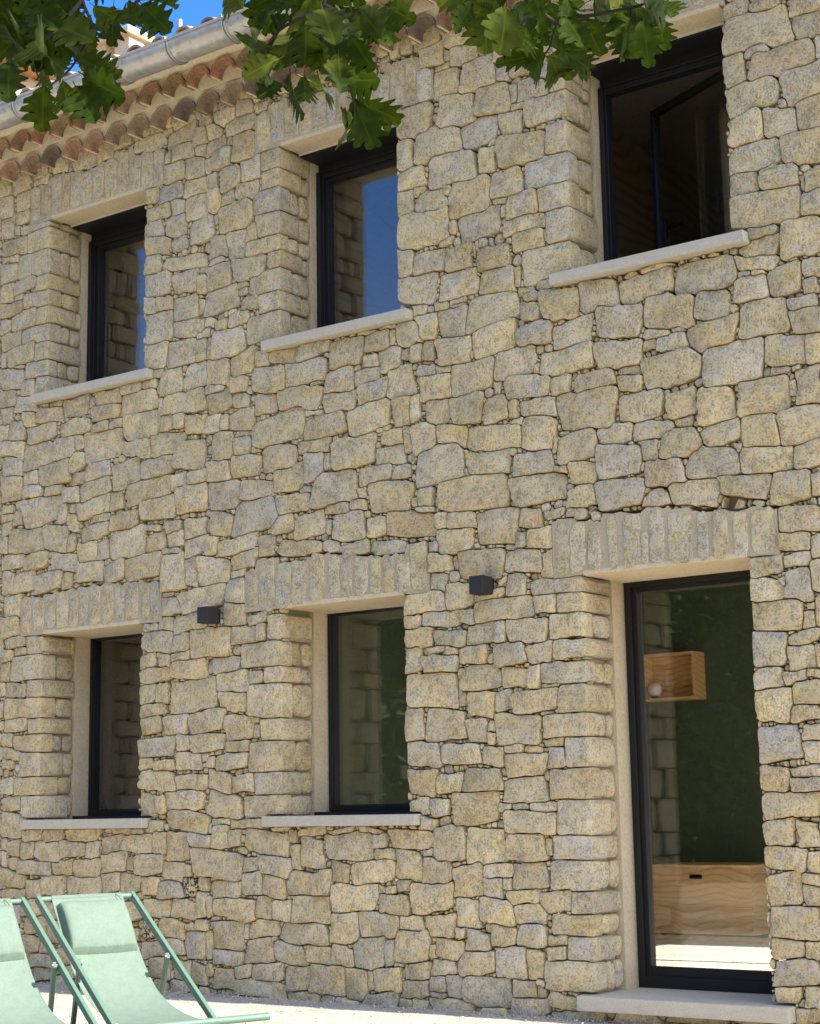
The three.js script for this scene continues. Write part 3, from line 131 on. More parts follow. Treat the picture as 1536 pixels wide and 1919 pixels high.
const LEAVES = [-2065,2267,5924,-2044,2180,5949,720,-2051,2324,5858,-1966,2287,5852,600,-1940,2216,5969,-1881,2141,5986,700,-1928,2209,6006,-1987,2191,5935,600,-1943,2242,5950,-1855,2174,5959,700,-1973,2265,5998,-1908,2246,6103,660,-1975,2409,5855,-1987,2342,5848,720,-1890,2327,5932,-1878,2360,5878,700,-1855,2354,5907,-1794,2290,5913,750,-1867,2371,5890,-1869,2400,5813,600,-1988,2235,6063,-1949,2157,6099,700,-1998,2339,5957,-1895,2283,5990,600,-2101,2324,5900,-2159,2323,5838,450,-2034,2275,6008,-1995,2214,6072,700,-1995,2382,5911,-1998,2340,5872,600,-1990,2341,6029,-1920,2293,6029,700,-2062,2372,6007,-2090,2345,5951,700,-2071,2407,5943,-2046,2334,5972,700,-1971,2362,5985,-2000,2352,5924,700,-2028,2320,6043,-2076,2305,5971,700,-2068,2358,5880,-2098,2372,5804,700,-1948,2248,6014,-1968,2247,5957,700,-1946,2270,5965,-1960,2280,5882,600,-2082,2328,5940,-2174,2337,5866,600,-1881,2328,5987,-1899,2331,5911,700,-2035,2222,6041,-2054,2259,5991,800,-2067,2319,5831,-2080,2291,5768,700,-1952,2260,5919,-1883,2211,5940,600,-1923,2396,5872,-1932,2396,5804,700,-1644,2230,5626,-1635,2153,5581,780,-1678,2252,5583,-1626,2221,5512,620,-1623,2182,5653,-1702,2189,5595,700,-1686,2287,5598,-1594,2239,5640,700,-1711,2262,5708,-1763,2228,5633,720,-1678,2264,5676,-1723,2253,5600,700,-1682,2260,5769,-1723,2227,5812,720,-1784,2288,5646,-1777,2248,5708,600,-1718,2300,5746,-1827,2334,5705,600,-1628,2309,5766,-1689,2264,5694,750,-1592,2301,5698,-1564,2237,5682,800,-1601,2264,5718,-1580,2197,5742,700,-1715,2365,5756,-1708,2316,5792,700,-1747,2386,5702,-1761,2345,5717,600,-1574,2346,5685,-1538,2290,5648,700,-1567,2328,5698,-1560,2290,5659,700,-1613,2406,5575,-1547,2351,5597,700,-1672,2363,5732,-1744,2403,5723,600,-1765,2313,5607,-1812,2287,5550,600,-1716,2318,5778,-1694,2281,5838,500,-1747,2382,5643,-1733,2301,5709,700,-1680,2291,5750,-1763,2306,5681,600,-1674,2346,5661,-1617,2270,5695,700,-1664,2312,5702,-1636,2247,5716,700,-1630,2358,5681,-1685,2367,5583,700,-1586,2314,5776,-1522,2231,5829,600,-1673,2335,5751,-1767,2332,5710,600,-1526,2302,5760,-1554,2303,5673,700,-1619,2244,5710,-1554,2184,5765,500,-1782,2394,5789,-1731,2341,5831,700,-1662,2319,5895,-1717,2343,5831,600,-1418,2348,5558,-1413,2265,5580,850,-1317,2277,5660,-1304,2192,5692,800,-1305,2257,5620,-1352,2239,5567,720,-1395,2385,5481,-1358,2311,5538,800,-1386,2304,5437,-1448,2286,5490,500,-1360,2285,5475,-1428,2269,5427,600,-1295,2224,5571,-1322,2212,5488,660,-1333,2268,5499,-1294,2211,5513,700,-1282,2236,5552,-1274,2229,5461,500,-1347,2336,5459,-1318,2266,5486,700,-1251,2267,5593,-1212,2209,5610,750,-1292,2327,5468,-1247,2248,5495,700,-1249,2301,5590,-1246,2250,5590,700,-1275,2289,5646,-1248,2236,5672,600,-1418,2342,5601,-1419,2278,5648,450,-1375,2331,5600,-1435,2328,5526,800,-1292,2372,5431,-1311,2366,5345,800,-1348,2324,5417,-1312,2264,5442,700,-1342,2308,5599,-1321,2241,5641,700,-1280,2360,5417,-1246,2295,5449,700,-1349,2315,5516,-1330,2272,5524,600,-1189,2286,5499,-1227,2240,5434,600,-1135,2239,5561,-1119,2158,5580,600,-1198,2329,5396,-1173,2262,5415,660,-1201,2356,5392,-1209,2377,5310,800,-1138,2276,5524,-1173,2281,5445,800,-1229,2328,5459,-1281,2332,5380,700,-1234,2303,5443,-1225,2243,5463,700,-1201,2328,5460,-1168,2260,5505,750,-1137,2279,5560,-1161,2307,5457,700,-2383,2592,5835,-2391,2523,5797,615,-2187,2534,5959,-2209,2436,5971,638,-2146,2517,5966,-2169,2431,6009,739,-2301,2486,5813,-2333,2437,5739,618,-2226,2585,5810,-2199,2518,5779,604,-2182,2552,5947,-2131,2515,5889,670,-2310,2522,5827,-2377,2474,5844,741,-2328,2626,5727,-2405,2603,5753,662,-2414,2601,5800,-2408,2513,5797,611,-2287,2612,5700,-2318,2549,5765,660,-2213,2526,5958,-2222,2446,5989,746,-2211,2491,5932,-2218,2420,5918,616,-2252,2474,5814,-2194,2410,5783,681,-2172,2481,5897,-2209,2423,5826,646,-2142,2414,5929,-2172,2344,5986,716,-2045,2471,5932,-2077,2407,5992,664,-2048,2463,5983,-2025,2396,5956,643,-2173,2555,5923,-2231,2482,5924,734,-2223,2495,5814,-2271,2417,5787,743,-2117,2444,5888,-2072,2376,5850,610,-2285,2582,5877,-2347,2535,5870,684,-2119,2495,6041,-2201,2435,6014,692,-2189,2495,5940,-2234,2439,5937,724,-2165,2584,5850,-2227,2518,5881,741,-2094,2537,5896,-2055,2495,5831,666,-2205,2462,5801,-2134,2411,5752,722,-2335,2680,5778,-2403,2634,5826,732,-2133,2509,5951,-2183,2439,5982,713,-2148,2482,5971,-2125,2465,5870,693,-2298,2636,5813,-2300,2559,5812,615,-2107,2402,5898,-2101,2356,5829,729,-2167,2450,5868,-2241,2411,5913,628,-2062,2444,6011,-2108,2375,6017,706,-2340,2505,5774,-2313,2469,5688,681,-2189,2560,5810,-2175,2484,5773,612,-2269,2547,5907,-2245,2477,5855,739,-2108,2397,5994,-2128,2353,5907,735,-2273,2516,5762,-2283,2452,5724,734,-2273,2451,5866,-2298,2384,5866,627,-2333,2540,5718,-2315,2454,5702,703,-2170,2461,5882,-2129,2412,5832,640,-2108,2395,5919,-2096,2306,5888,609,-2331,2543,5742,-2318,2479,5693,679,-2080,2505,5883,-2071,2409,5854,605,-2285,2522,5887,-2344,2471,5905,697,-2059,2399,5946,-2122,2333,5894,648,-2299,2585,5701,-2384,2529,5700,672,-2127,2483,6019,-2191,2442,6046,616,-2282,2548,5737,-2289,2507,5645,744,-2091,2373,5932,-2125,2315,5981,656,-2294,2538,5800,-2360,2490,5836,656,-2214,2471,5943,-2247,2426,5866,742,-2338,2515,5853,-2379,2453,5862,653,-2162,2435,5846,-2227,2372,5844,718,-2135,2513,5909,-2079,2445,5870,663,-2110,2404,6001,-2154,2343,6013,748,-2326,2622,5755,-2410,2587,5773,601,-2019,2441,5966,-2066,2370,5987,678,-2389,2648,5820,-2394,2557,5828,642,-2162,2497,5796,-2247,2463,5822,665,-2259,2487,5796,-2231,2408,5788,715,-2336,2524,5775,-2337,2506,5678,713,-2136,2667,5694,-2212,2605,5646,633,-2074,2591,5801,-2106,2502,5830,625,-2042,2584,5827,-1984,2522,5769,603,-2107,2576,5727,-2195,2544,5729,741,-2080,2585,5834,-2132,2507,5852,716,-2242,2680,5674,-2213,2608,5652,697,-2081,2586,5799,-2081,2492,5770,685,-2166,2628,5732,-2245,2582,5750,601,-2069,2590,5769,-2051,2493,5750,675,-2060,2555,5851,-2122,2514,5897,698,-2067,2599,5755,-2088,2547,5665,748,-2212,2696,5686,-2296,2659,5709,679,-1756,2482,5617,-1753,2383,5602,653,-1709,2493,5646,-1713,2412,5655,651,-1779,2470,5652,-1856,2407,5642,639,-1713,2527,5553,-1701,2451,5529,731,-1718,2459,5650,-1792,2425,5655,684,-1914,2670,5531,-1917,2566,5530,688,-1866,2564,5558,-1897,2519,5488,617,-1736,2459,5721,-1819,2421,5747,734,-1773,2630,5506,-1757,2595,5433,639,-1857,2660,5520,-1881,2575,5486,623,-1924,2677,5463,-1972,2619,5485,612,-1832,2582,5516,-1891,2532,5533,703,-1894,2642,5435,-1958,2592,5457,680,-1768,2591,5463,-1828,2525,5419,644,-1787,2550,5652,-1758,2513,5582,696,-1773,2653,5439,-1824,2600,5424,727,-1873,2703,5421,-1931,2639,5392,639,-1684,2489,5697,-1760,2438,5740,730,-1442,2496,5539,-1402,2466,5440,676,-1445,2499,5514,-1517,2454,5562,616,-1511,2614,5195,-1548,2562,5151,617,-1496,2678,5201,-1500,2596,5183,683,-1248,2482,5396,-1264,2392,5367,695,-1372,2618,5197,-1367,2533,5201,741,-1507,2641,5226,-1506,2558,5203,712,-1525,2608,5312,-1515,2531,5297,704,-1450,2676,5167,-1498,2616,5211,667,-1326,2453,5449,-1316,2396,5399,638,-1485,2625,5321,-1559,2567,5353,689,-1456,2626,5212,-1401,2573,5170,732,-1480,2539,5447,-1436,2511,5381,714,-1438,2671,5189,-1505,2606,5166,663,-1308,2497,5362,-1295,2439,5294,692,-1338,2563,5329,-1441,2544,5342,726,-2140,2633,5993,-2230,2608,5997,728,-2045,2645,5761,-2073,2558,5767,641,-2205,2633,5990,-2194,2574,5936,646,-1523,2711,5411,-1510,2660,5342,609,-1884,2534,5879,-1961,2509,5896,616,-1856,2751,5557,-1859,2657,5561,719,-1554,2724,5292,-1573,2665,5218,693,-2337,2688,5868,-2376,2628,5895,615,-1739,2462,5641,-1802,2418,5696,709,-1925,2609,5412,-1864,2545,5362,660,-1683,2405,5684,-1728,2331,5647,729,-1868,2556,5384,-1811,2501,5318,699,-1834,2518,5434,-1854,2442,5428,638,-1697,2420,5598,-1710,2328,5571,614,-1689,2432,5630,-1716,2360,5657,664,-1862,2534,5576,-1796,2483,5512,739,-1416,2403,5568,-1511,2373,5579,672,-1418,2562,5126,-1404,2472,5110,664,-1384,2409,5418,-1425,2316,5447,681,-1517,2494,5335,-1595,2442,5368,648,-1291,2419,5325,-1281,2356,5283,612,-1415,2481,5241,-1496,2444,5272,666,-1497,2487,5405,-1567,2432,5452,644,-1619,2586,5254,-1659,2522,5263,742];
const TWIGS = [[-1946,2518,5959,-1968,2387,5931,-1957,2341,5919,-1975,2313,5919,-2003,2277,5925,-2031,2252,5940],[-1957,2341,5919,-1935,2350,5902,-1886,2387,5877,-1869,2443,5852],[-1968,2387,5931,-1994,2338,5958,-2034,2304,5979,-2067,2285,6005],[-1612,2517,5721,-1635,2369,5711,-1653,2328,5700,-1656,2294,5681,-1646,2263,5654,-1641,2227,5630,-1646,2204,5621],[-1642,2354,5707,-1675,2343,5727,-1708,2323,5743,-1727,2304,5747],[-1638,2362,5709,-1613,2347,5679,-1577,2354,5655,-1548,2357,5636],[-1261,2466,5516,-1291,2337,5520,-1321,2294,5513,-1332,2273,5509,-1341,2264,5509],[-1313,2304,5515,-1337,2321,5539,-1375,2304,5553,-1387,2335,5579,-1416,2380,5557],[-1306,2315,5517,-1264,2304,5512,-1210,2295,5515,-1172,2300,5497,-1140,2311,5487]];
const OPEN = { UL: [-8.785, -7.863, 3.945, 5.21], UM: [-6.662, -5.748, 3.945, 5.21], UR: [-4.563, -3.613, 3.945, 5.21], LL: [-8.785, -7.863, 1.045, 2.277], LM: [-6.662, -5.748, 1.045, 2.277], LD: [-4.563, -3.613, 0.125, 2.277] };
const X0 = -10.9, X1 = -2.39, EAVE = 5.69;

// ---------------------------------------------------------------- ground
{
  const g = metricUV(box(-150, 150, -0.5, -0.012, -150, 150)); mesh('ground', g, M.soil).userData = { kind: 'structure', label: 'dry earth ground round the house and terrace', category: 'ground' };
  const t = new THREE.PlaneGeometry(26, 5.3, 130, 27); t.rotateX(-Math.PI / 2); t.translate(-8, 0, 2.15);
  const p = t.attributes.position; for (let i = 0; i < p.count; i++) p.setY(i, (fbm(p.getX(i) * 0.9, p.getZ(i) * 0.9) - 0.5) * 0.016);
  t.computeVertexNormals(); metricUV(t); mesh('terrace', t, M.ground).userData = { kind: 'structure', label: 'pale sandy terrace in the sun along the stone wall', category: 'terrace' };
}

// ---------------------------------------------------------------- house
const house = thing('stone_house', 'two storey house of pale yellow rubble stone with dark framed windows', 'house', [-6.6, 0, 0]);
const inHouse = o => { o.position.x += 6.6; return o; };        // children are modelled in world metres
const hp = name => inHouse(part(name, house));
const hm = (name, geo, mat) => inHouse(mesh(name, geo, mat, house));
function wallSheet(z0, z1, holes, mat, name, x0 = X0, x1 = X1, y1 = 5.9) {
  const s = new THREE.Shape([[x0, -0.3], [x1, -0.3], [x1, y1], [x0, y1]].map(a => new THREE.Vector2(...a)));
  for (const h of holes) s.holes.push(new THREE.Path([[h[0], h[2]], [h[0], h[3]], [h[1], h[3]], [h[1], h[2]]].map(a => new THREE.Vector2(...a))));
  const g = new THREE.ExtrudeGeometry(s, { depth: z1 - z0, bevelEnabled: false }); g.translate(0, 0, z0); metricUV(g); return hm(name, g, mat);
}
const holesA = Object.values(OPEN).map(o => [o[0] - 0.05, o[1] + 0.05, o[2] - 0.06, o[3] + 0.03]);
const wall = wallSheet(-0.31, -0.1, holesA, M.core, 'wall');
wallSheet(-0.5, -0.312, Object.values(OPEN).map(o => [o[0], o[1], o[2] - 0.06, o[3] + 0.001]), M.plaster, 'inner_wall');
const wallPart = n => n;   // stones hang under the wall
const toWall = m => { wall.add(m); return m; };

// ---------------------------------------------------------------- stone building
// signed distance to a rotated rounded box
function sdf(b, x, y) {
  let dx = x - b.x, dy = y - b.y; if (b.k) { dy += b.k * dx; dx *= 1 + b.tp * clamp(dy / b.hh, -1, 1); dy *= 1 + b.tq * clamp(dx / b.hw, -1, 1); } if (b.a) { const c = Math.cos(b.a), s = Math.sin(b.a), t = c * dx + s * dy; dy = -s * dx + c * dy; dx = t; }
  const r = b.r, qx = Math.abs(dx) - b.hw + r, qy = Math.abs(dy) - b.hh + r;
  return Math.hypot(Math.max(qx, 0), Math.max(qy, 0)) + Math.min(Math.max(qx, qy), 0) - r;
}
const CELL = 0.25, grid = new Map(), key = (i, j) => i * 10007 + j;
function insert(b) { const m = 0.12 + Math.max(b.hw, b.hh); b.id = insert.n++; for (let i = Math.floor((b.x - m) / CELL); i <= Math.floor((b.x + m) / CELL); i++) for (let j = Math.floor((b.y - m) / CELL); j <= Math.floor((b.y + m) / CELL); j++) { const k = key(i, j); if (!grid.has(k)) grid.set(k, []); grid.get(k).push(b); } return b; }
insert.n = 0;
const near = (x, y) => grid.get(key(Math.floor(x / CELL), Math.floor(y / CELL))) || [];
const warpN = (x, y, s) => 0.016 * (noise(x * 7, y * 7, s) - 0.5) + 0.009 * (noise(x * 24, y * 24, s + 3) - 0.5);
const nearest = (x, y, self) => { let d = 9; for (const o of near(x, y)) if (o !== self) { const e = sdf(o, x, y) - (o.w || 0); if (e < d) d = e; } return d; };
// things a stone may not grow into: openings, sills, lintels, eave, ground
const SILL = {}; for (const k in OPEN) { const o = OPEN[k], dr = k === 'LD'; SILL[k] = dr ? [-4.645, -3.49, 0.05, 0.125] : [o[0] - 0.115, o[1] + 0.095, o[2] - 0.062, o[2]]; }
const LINT = []; for (let i = 0; i < LINTELS.length; i += 4) LINT.push({ x: LINTELS[i] / 1e3, y: LINTELS[i + 1] / 1e3, hw: LINTELS[i + 2] / 2e3 * 1.02, hh: LINTELS[i + 3] / 2e3 + 0.006, r: 0.015, kind: 'lintel' });
const lintelZone = {}; for (const k in OPEN) { const o = OPEN[k], l = LINT.filter(s => s.x > o[0] - 0.32 && s.x < o[1] + 0.36 && s.y > o[3] && s.y < o[3] + 0.5); lintelZone[k] = [Math.min(...l.map(s => s.x - s.hw)) - 0.02, Math.max(...l.map(s => s.x + s.hw)) + 0.02, o[3] - 0.003, l]; }
const inRect = (x, y, a, b, c, d) => x > a && x < b && y > c && y < d;
// top of the pointed lintel panel follows its stones
function lintelTop(z, x) { let h = z[2]; for (const s of z[3]) if (Math.abs(x - s.x) < s.hw + 0.035) h = Math.max(h, s.y + s.hh + 0.012); return h; }
function blocked(x, y, g = 0) {
  if (y > EAVE + 0.02 || y < -0.06 || x < X0 || x > X1) return true;
  for (const k in OPEN) { const o = OPEN[k], s = SILL[k], z = lintelZone[k]; if (inRect(x, y, o[0] - g, o[1] + g, o[2] - g, o[3] + g) || inRect(x, y, s[0], s[1], s[2], s[3] + 0.01)) return true; if (x > z[0] && x < z[1] && y > z[2] && y < lintelTop(z, x)) return true; }
  return false;
}
const blocks = [];
for (const k in QUOINS) { const q = QUOINS[k], o = OPEN[k]; for (let i = 0; i < q.length; i += 4) { const w = q[i] / 1e3, y0 = q[i + 1] / 1e3, y1 = q[i + 2] / 1e3; blocks.push(insert({ x: o[0] - w / 2, y: (y0 + y1) / 2, hw: w / 2, hh: (y1 - y0) / 2, r: 0.012, kind: 'quoin', depth: clamp(q[i + 3] / 1e3, 0.09, 0.31), op: k, edge: o[0] })); } }
for (let i = 0; i < STONES.length; i += 4) {
  const x = STONES[i] / 1e3, y = STONES[i + 1] / 1e3, hw = STONES[i + 2] / 2e3, hh = STONES[i + 3] / 2e3;
  if (blocked(x, y) || blocks.some(b => b.kind === 'quoin' && sdf(b, x, y) < -0.01)) continue;
  if (blocks.some(b => b.kind !== 'quoin' && sdf(b, x, y) < -0.3 * Math.min(b.hw, b.hh) && sdf(b, x, y) < -0.02)) continue;
  blocks.push(insert({ x, y, hw: hw * 0.97, hh: hh * 0.97, r: Math.min(hw, hh) * R(0.06, 0.3), a: R(-0.07, 0.07), k: R(-0.15, 0.15) + 1e-6, tp: R(-0.14, 0.14), tq: R(-0.12, 0.12), kind: 'stone' }));
}
// the wall beyond the traced part goes on in the same bond
for (let k = 0; k < 26000; k++) {
  const x = R(X0 + 0.05, X1 - 0.05), y = R(0.03, EAVE - 0.03), big = 1 - k / 26000, hw = (0.035 + 0.095 * Math.pow(big, 0.7)) * R(0.8, 1.25), hh = (0.03 + 0.045 * Math.pow(big, 0.7)) * R(0.8, 1.25);
  let ok = true; for (const [a, b] of [[-1, -1], [1, -1], [-1, 1], [1, 1], [0, 0], [0, 1], [0, -1], [1, 0], [-1, 0], [0.5, 0.5], [-0.5, 0.5], [0.5, -0.5], [-0.5, -0.5]]) { const px = x + a * hw, py = y + b * hh; if ((px > X0 && px < X1 && py > 0 && py < EAVE && blocked(px, py)) || nearest(px, py) < 0.002) { ok = false; break; } }
  if (ok) blocks.push(insert({ x, y, hw, hh, r: Math.min(hw, hh) * R(0.12, 0.36), a: R(-0.08, 0.08), k: R(-0.15, 0.15) + 1e-6, tp: R(-0.14, 0.14), tq: R(-0.12, 0.12), kind: 'stone' }));
}
// pinning chips in what is left between the stones
const chipCand = [];
for (let x = X0 + 0.01; x < X1; x += 0.011) for (let y = 0.0; y < EAVE; y += 0.011) { const px = x + R(-0.004, 0.004), py = y + R(-0.004, 0.004); if (blocked(px, py)) continue; const d = nearest(px, py); if (d > 0.0065) chipCand.push([d, px, py]); }
chipCand.sort((a, b) => b[0] - a[0]);
const chips = [];
for (const [d0, x, y] of chipCand) {
  const d = nearest(x, y); if (d < 0.0065) continue;
  const e = 0.004, gx = nearest(x + e, y) - nearest(x - e, y), gy = nearest(x, y + e) - nearest(x, y - e); let a = Math.atan2(gy, gx) + Math.PI / 2;
  const hh = Math.max(0.006, d * 0.95); let hw = hh; const ca = Math.cos(a), sa = Math.sin(a), lim = R(0.02, 0.05);
  while (hw < lim && nearest(x + ca * (hw + 0.004), y + sa * (hw + 0.004)) > hh * 0.35 && nearest(x - ca * (hw + 0.004), y - sa * (hw + 0.004)) > hh * 0.35) hw += 0.004;
  chips.push(insert({ x, y, hw, hh, r: hh * 0.7, a, kind: 'chip' }));
}
// outline of one stone: march from its centre until a neighbour, an edge or its own growth limit is met
function outline(b, N, grow, gap) {
  const per = [], W = 2 * b.hw, H = 2 * b.hh, L = 2 * (W + H), c = Math.cos(b.a || 0), s = Math.sin(b.a || 0), pts = [];
  for (let k = 0; k < N; k++) { let t = L * (k + 0.5) / N, x, y; if (t < H) { x = b.hw; y = -b.hh + t; } else if (t < H + W) { x = b.hw - (t - H); y = b.hh; } else if (t < 2 * H + W) { x = -b.hw; y = b.hh - (t - H - W); } else { x = -b.hw + (t - 2 * H - W); y = -b.hh; } per.push([c * x - s * y, s * x + c * y]); }
  for (const [dx, dy] of per) {
    const l = Math.hypot(dx, dy), ux = dx / l, uy = dy / l, bad = t => { const x0 = b.x + ux * t, y0 = b.y + uy * t, x = x0 + (b.kind === 'quoin' ? 0 : warpN(x0, y0, 1)), y = y0 + warpN(x0, y0, 11) * (b.kind === 'quoin' ? 0.45 : 1), d = sdf(b, x, y); return d > grow || d > nearest(x, y, b) || blocked(x0, y0); };
    let t = 0; while (t < l + 0.1 && !bad(t + 0.006)) t += 0.006; let lo = t, hi = t + 0.006; for (let i = 0; i < 5; i++) { const m = (lo + hi) / 2; if (bad(m)) hi = m; else lo = m; }
    const q = Math.max(lo - gap, Math.min(lo, 0.004)); pts.push([ux * q, uy * q]);
  }
  return pts;
}
const smooth = (p, k) => p.map((q, i) => { const a = p[(i + p.length - 1) % p.length], b = p[(i + 1) % p.length]; return [q[0] * (1 - k) + (a[0] + b[0]) * k / 2, q[1] * (1 - k) + (a[1] + b[1]) * k / 2]; });
const TINTS = [[0.615, 0.502, 0.302], [0.605, 0.497, 0.306], [0.625, 0.515, 0.318], [0.59, 0.49, 0.313], [0.6, 0.503, 0.328], [0.64, 0.53, 0.328], [0.605, 0.485, 0.282], [0.585, 0.5, 0.338]];
function tintFor(b) {
  let t = TINTS[Math.floor(rnd() * TINTS.length)].slice(); const l = R(0.9, 1.08); t = t.map(v => v * l);
  if (rnd() < (b.kind === 'quoin' ? 0.25 : 0.07)) { const m = (t[0] + t[1] + t[2]) / 3 * 1.03; t = t.map(v => v * 0.76 + m * 0.24); }
  if (rnd() < 0.012) t = [t[0], t[1] * 0.94, t[2] * 0.88];
  return t;
}
// a stone body from its outline (local x, y), rounded arrises, a slightly domed and uneven face
function stoneGeo(b, pts, o) {
  const N = pts.length, size = Math.min(b.hw, b.hh), rr = Math.min(o.round, size * 0.5), seed = rnd() * 100, tint = o.tint || tintFor(b), tx = R(-1, 1) * o.tilt, ty = R(-1, 1) * o.tilt, uo = rnd() * 3, vo = rnd() * 3, rot = o.rot ?? (rnd() < 0.3 ? 1 : 0);
  const rings = [[-0.001, -o.depth], [0, -rr * 1.1], [rr * 0.28, -rr * 0.34], [rr * 0.9, 0], [rr * 1.35, 0.0004]]; if (size > 0.022) rings.push([-0.72, o.dome * 0.6]); if (size > 0.03) rings.push([-0.42, o.dome * 0.9]);
  const fac = []; for (let i = 0; i < 4; i++) fac.push([R(-1, 1) * 0.15, R(-1, 1) * 0.15, R(0, 0.006)]); const facet = (x, y) => o.flat ? 0 : clamp(Math.min(...fac.map(f => f[0] * x + f[1] * y + f[2])) - 0.002, -0.012, 0.008);
  if (o.full) rings.splice(1, 0, [0, -o.depth * 0.66], [0, -o.depth * 0.33]);
  const pos = [], uv = [], col = [], idx = [];
  const put = (x, y, z, nx, ny) => {
    const wx = b.x + x, wy = b.y + y, n1 = fbm(wx * 26 + seed, wy * 26, z * 26 + seed, 3) - 0.5, n2 = noise(wx * 11 + seed, wy * 11, seed) - 0.5;
    pos.push(wx + nx * n1 * (o.full ? 0.004 : 0.006), wy + ny * n1 * 0.006, o.z0 + z + (z > -rr * 2 ? n1 * o.rough + n2 * o.rough * 0.7 + x * tx + y * ty + facet(x, y) : 0));
    const u = wx - nx * z + uo, v = wy - ny * z + vo; uv.push(rot ? v : u, rot ? u : v);
    const g = fbm(wx * 9 + seed, wy * 9 + seed, z * 9, 3) - 0.5, w = noise(wx * 17 + seed + 9, wy * 17, z * 10) - 0.5, f = 1 + g * 0.42;
    col.push(tint[0] * f * (1 + w * 0.08), tint[1] * f, tint[2] * f * (1 - w * 0.36));
  };
  for (const [ins, z] of rings) for (let i = 0; i < N; i++) { const [x, y] = pts[i], l = Math.hypot(x, y) || 1, a = pts[(i + N - 1) % N], c = pts[(i + 1) % N]; let nx = c[1] - a[1], ny = a[0] - c[0]; const nl = Math.hypot(nx, ny) || 1; nx /= nl; ny /= nl; const f = ins < -0.1 ? -ins : Math.max(0.35, 1 - ins / l), sharp = o.edge !== undefined && b.x + x > o.edge - 0.008; put(x * f, y * f, z, nx, ny); if (sharp) pos[pos.length - 3] += 0; }
  for (let r = 0; r < rings.length - 1; r++) for (let i = 0; i < N; i++) { const a = r * N + i, c = r * N + (i + 1) % N; idx.push(a, c, a + N, c, c + N, a + N); }
  const cI = pos.length / 3; put(0, 0, o.dome, 0, 0); const last = (rings.length - 1) * N; for (let i = 0; i < N; i++) idx.push(last + i, last + (i + 1) % N, cI);
  const g = new THREE.BufferGeometry(); g.setAttribute('position', new THREE.Float32BufferAttribute(pos, 3)); g.setAttribute('uv', new THREE.Float32BufferAttribute(uv, 2)); g.setAttribute('color', new THREE.Float32BufferAttribute(col, 3)); g.setIndex(idx); g.computeVertexNormals(); return o.depth > 0.061 || o.flat ? toCreasedNormals(g, 0.42) : g;
}
const built = [];
for (const b of blocks) {
  const q = b.kind === 'quoin'; let pts = outline(b, b.hw * b.hh > 0.003 ? 36 : 24, q ? 0.012 : 0.022, 0.0037); pts = smooth(pts, 0.13);
  const jamb = !q && Object.values(OPEN).some(o => (Math.abs(b.x - b.hw - o[1]) < 0.04) && b.y > o[2] - 0.05 && b.y < o[3] + 0.02);
  const size = Math.min(b.hw, b.hh), z0 = q ? R(-0.004, 0.004) : R(-0.011, 0.009) - (size < 0.03 ? 0.006 : 0);
  const tint = tintFor(b); if (!q && [[-7.414, 0.621], [-7.734, 0.366]].some(c => sdf(b, c[0], c[1]) < 0.005)) b.lichen = true;
  const g = stoneGeo(b, pts, { depth: q ? b.depth : jamb ? 0.3 : 0.125, full: q || jamb, round: q ? 0.006 : R(0.003, 0.0065), dome: R(0.0, 0.005), rough: R(0.003, 0.007), tilt: q ? 0.01 : 0.07, z0, tint });
  built.push({ b, g, area: b.hw * b.hh });
}
built.sort((a, b) => b.area - a.area);
{ // the largest stones are parts of their own, the quoins too; the small ones and the pinning chips are joined
  let n = 0; const rest = [], inView = b => b.x > -9.35 && b.x < -3.02;
  for (const { b, g } of built) { if (b.kind === 'quoin') mesh('quoin_stone', g, M.stone, wall); else if (b.lichen || (n < 298 && inView(b))) { n++; const m = mesh('stone', g, b.lichen ? M.lichen : M.stone, wall); if (b.lichen) m.userData.label = 'small stone blotched with black lichen'; } else rest.push(g.index ? g.toNonIndexed() : g); }
  const m = mesh('small_stones', mergeGeometries(rest), M.stone, wall); m.userData.kind = 'stuff';
  const cg = chips.map(b => stoneGeo(b, smooth(outline(b, 10, 0.012, 0.0028), 0.15), { depth: 0.06, round: 0.006, dome: 0.003, rough: 0.003, tilt: 0.12, z0: R(-0.036, -0.01) }).toNonIndexed());
  const c = mesh('pinning_chips', mergeGeometries(cg), M.stone, wall); c.userData.kind = 'stuff';
  console.log('stones', blocks.length, 'chips', chips.length);
}
{ // filler stones of the left reveals, between the quoins and the plaster band
  for (const b of blocks) if (b.kind === 'quoin' && b.depth < 0.27) {
    const o = OPEN[b.op], z1 = -b.depth - 0.004, z0 = -0.312, w = z1 - z0, n = w > 0.14 && rnd() < 0.4 ? 2 : 1;
    for (let k = 0; k < n; k++) {
      const lo = z0 + w * k / n, hi = z0 + w * (k + 1) / n, c = { x: 0, y: 0, hw: (hi - lo) / 2 - 0.003, hh: b.hh - R(0.001, 0.004), kind: 'stone' }; if (c.hw < 0.012) continue;
      const pts = []; for (let i = 0; i < 22; i++) { const a = i / 22 * Math.PI * 2 + 0.1, e = 5, ca = Math.cos(a), sa = Math.sin(a), r = Math.pow(Math.pow(Math.abs(ca) / c.hw, e) + Math.pow(Math.abs(sa) / c.hh, e), -1 / e) * R(0.95, 1); pts.push([ca * r, sa * r]); }
      const g = stoneGeo(c, smooth(pts, 0.2), { depth: 0.05, round: 0.01, dome: 0.004, rough: 0.004, tilt: 0.05, z0: 0, tint: tintFor(b) });
      g.rotateY(Math.PI / 2); g.translate(o[0] - R(0.002, 0.012), b.y, (lo + hi) / 2); mesh('quoin_stone', g, M.stone, wall);
    }
  }
}
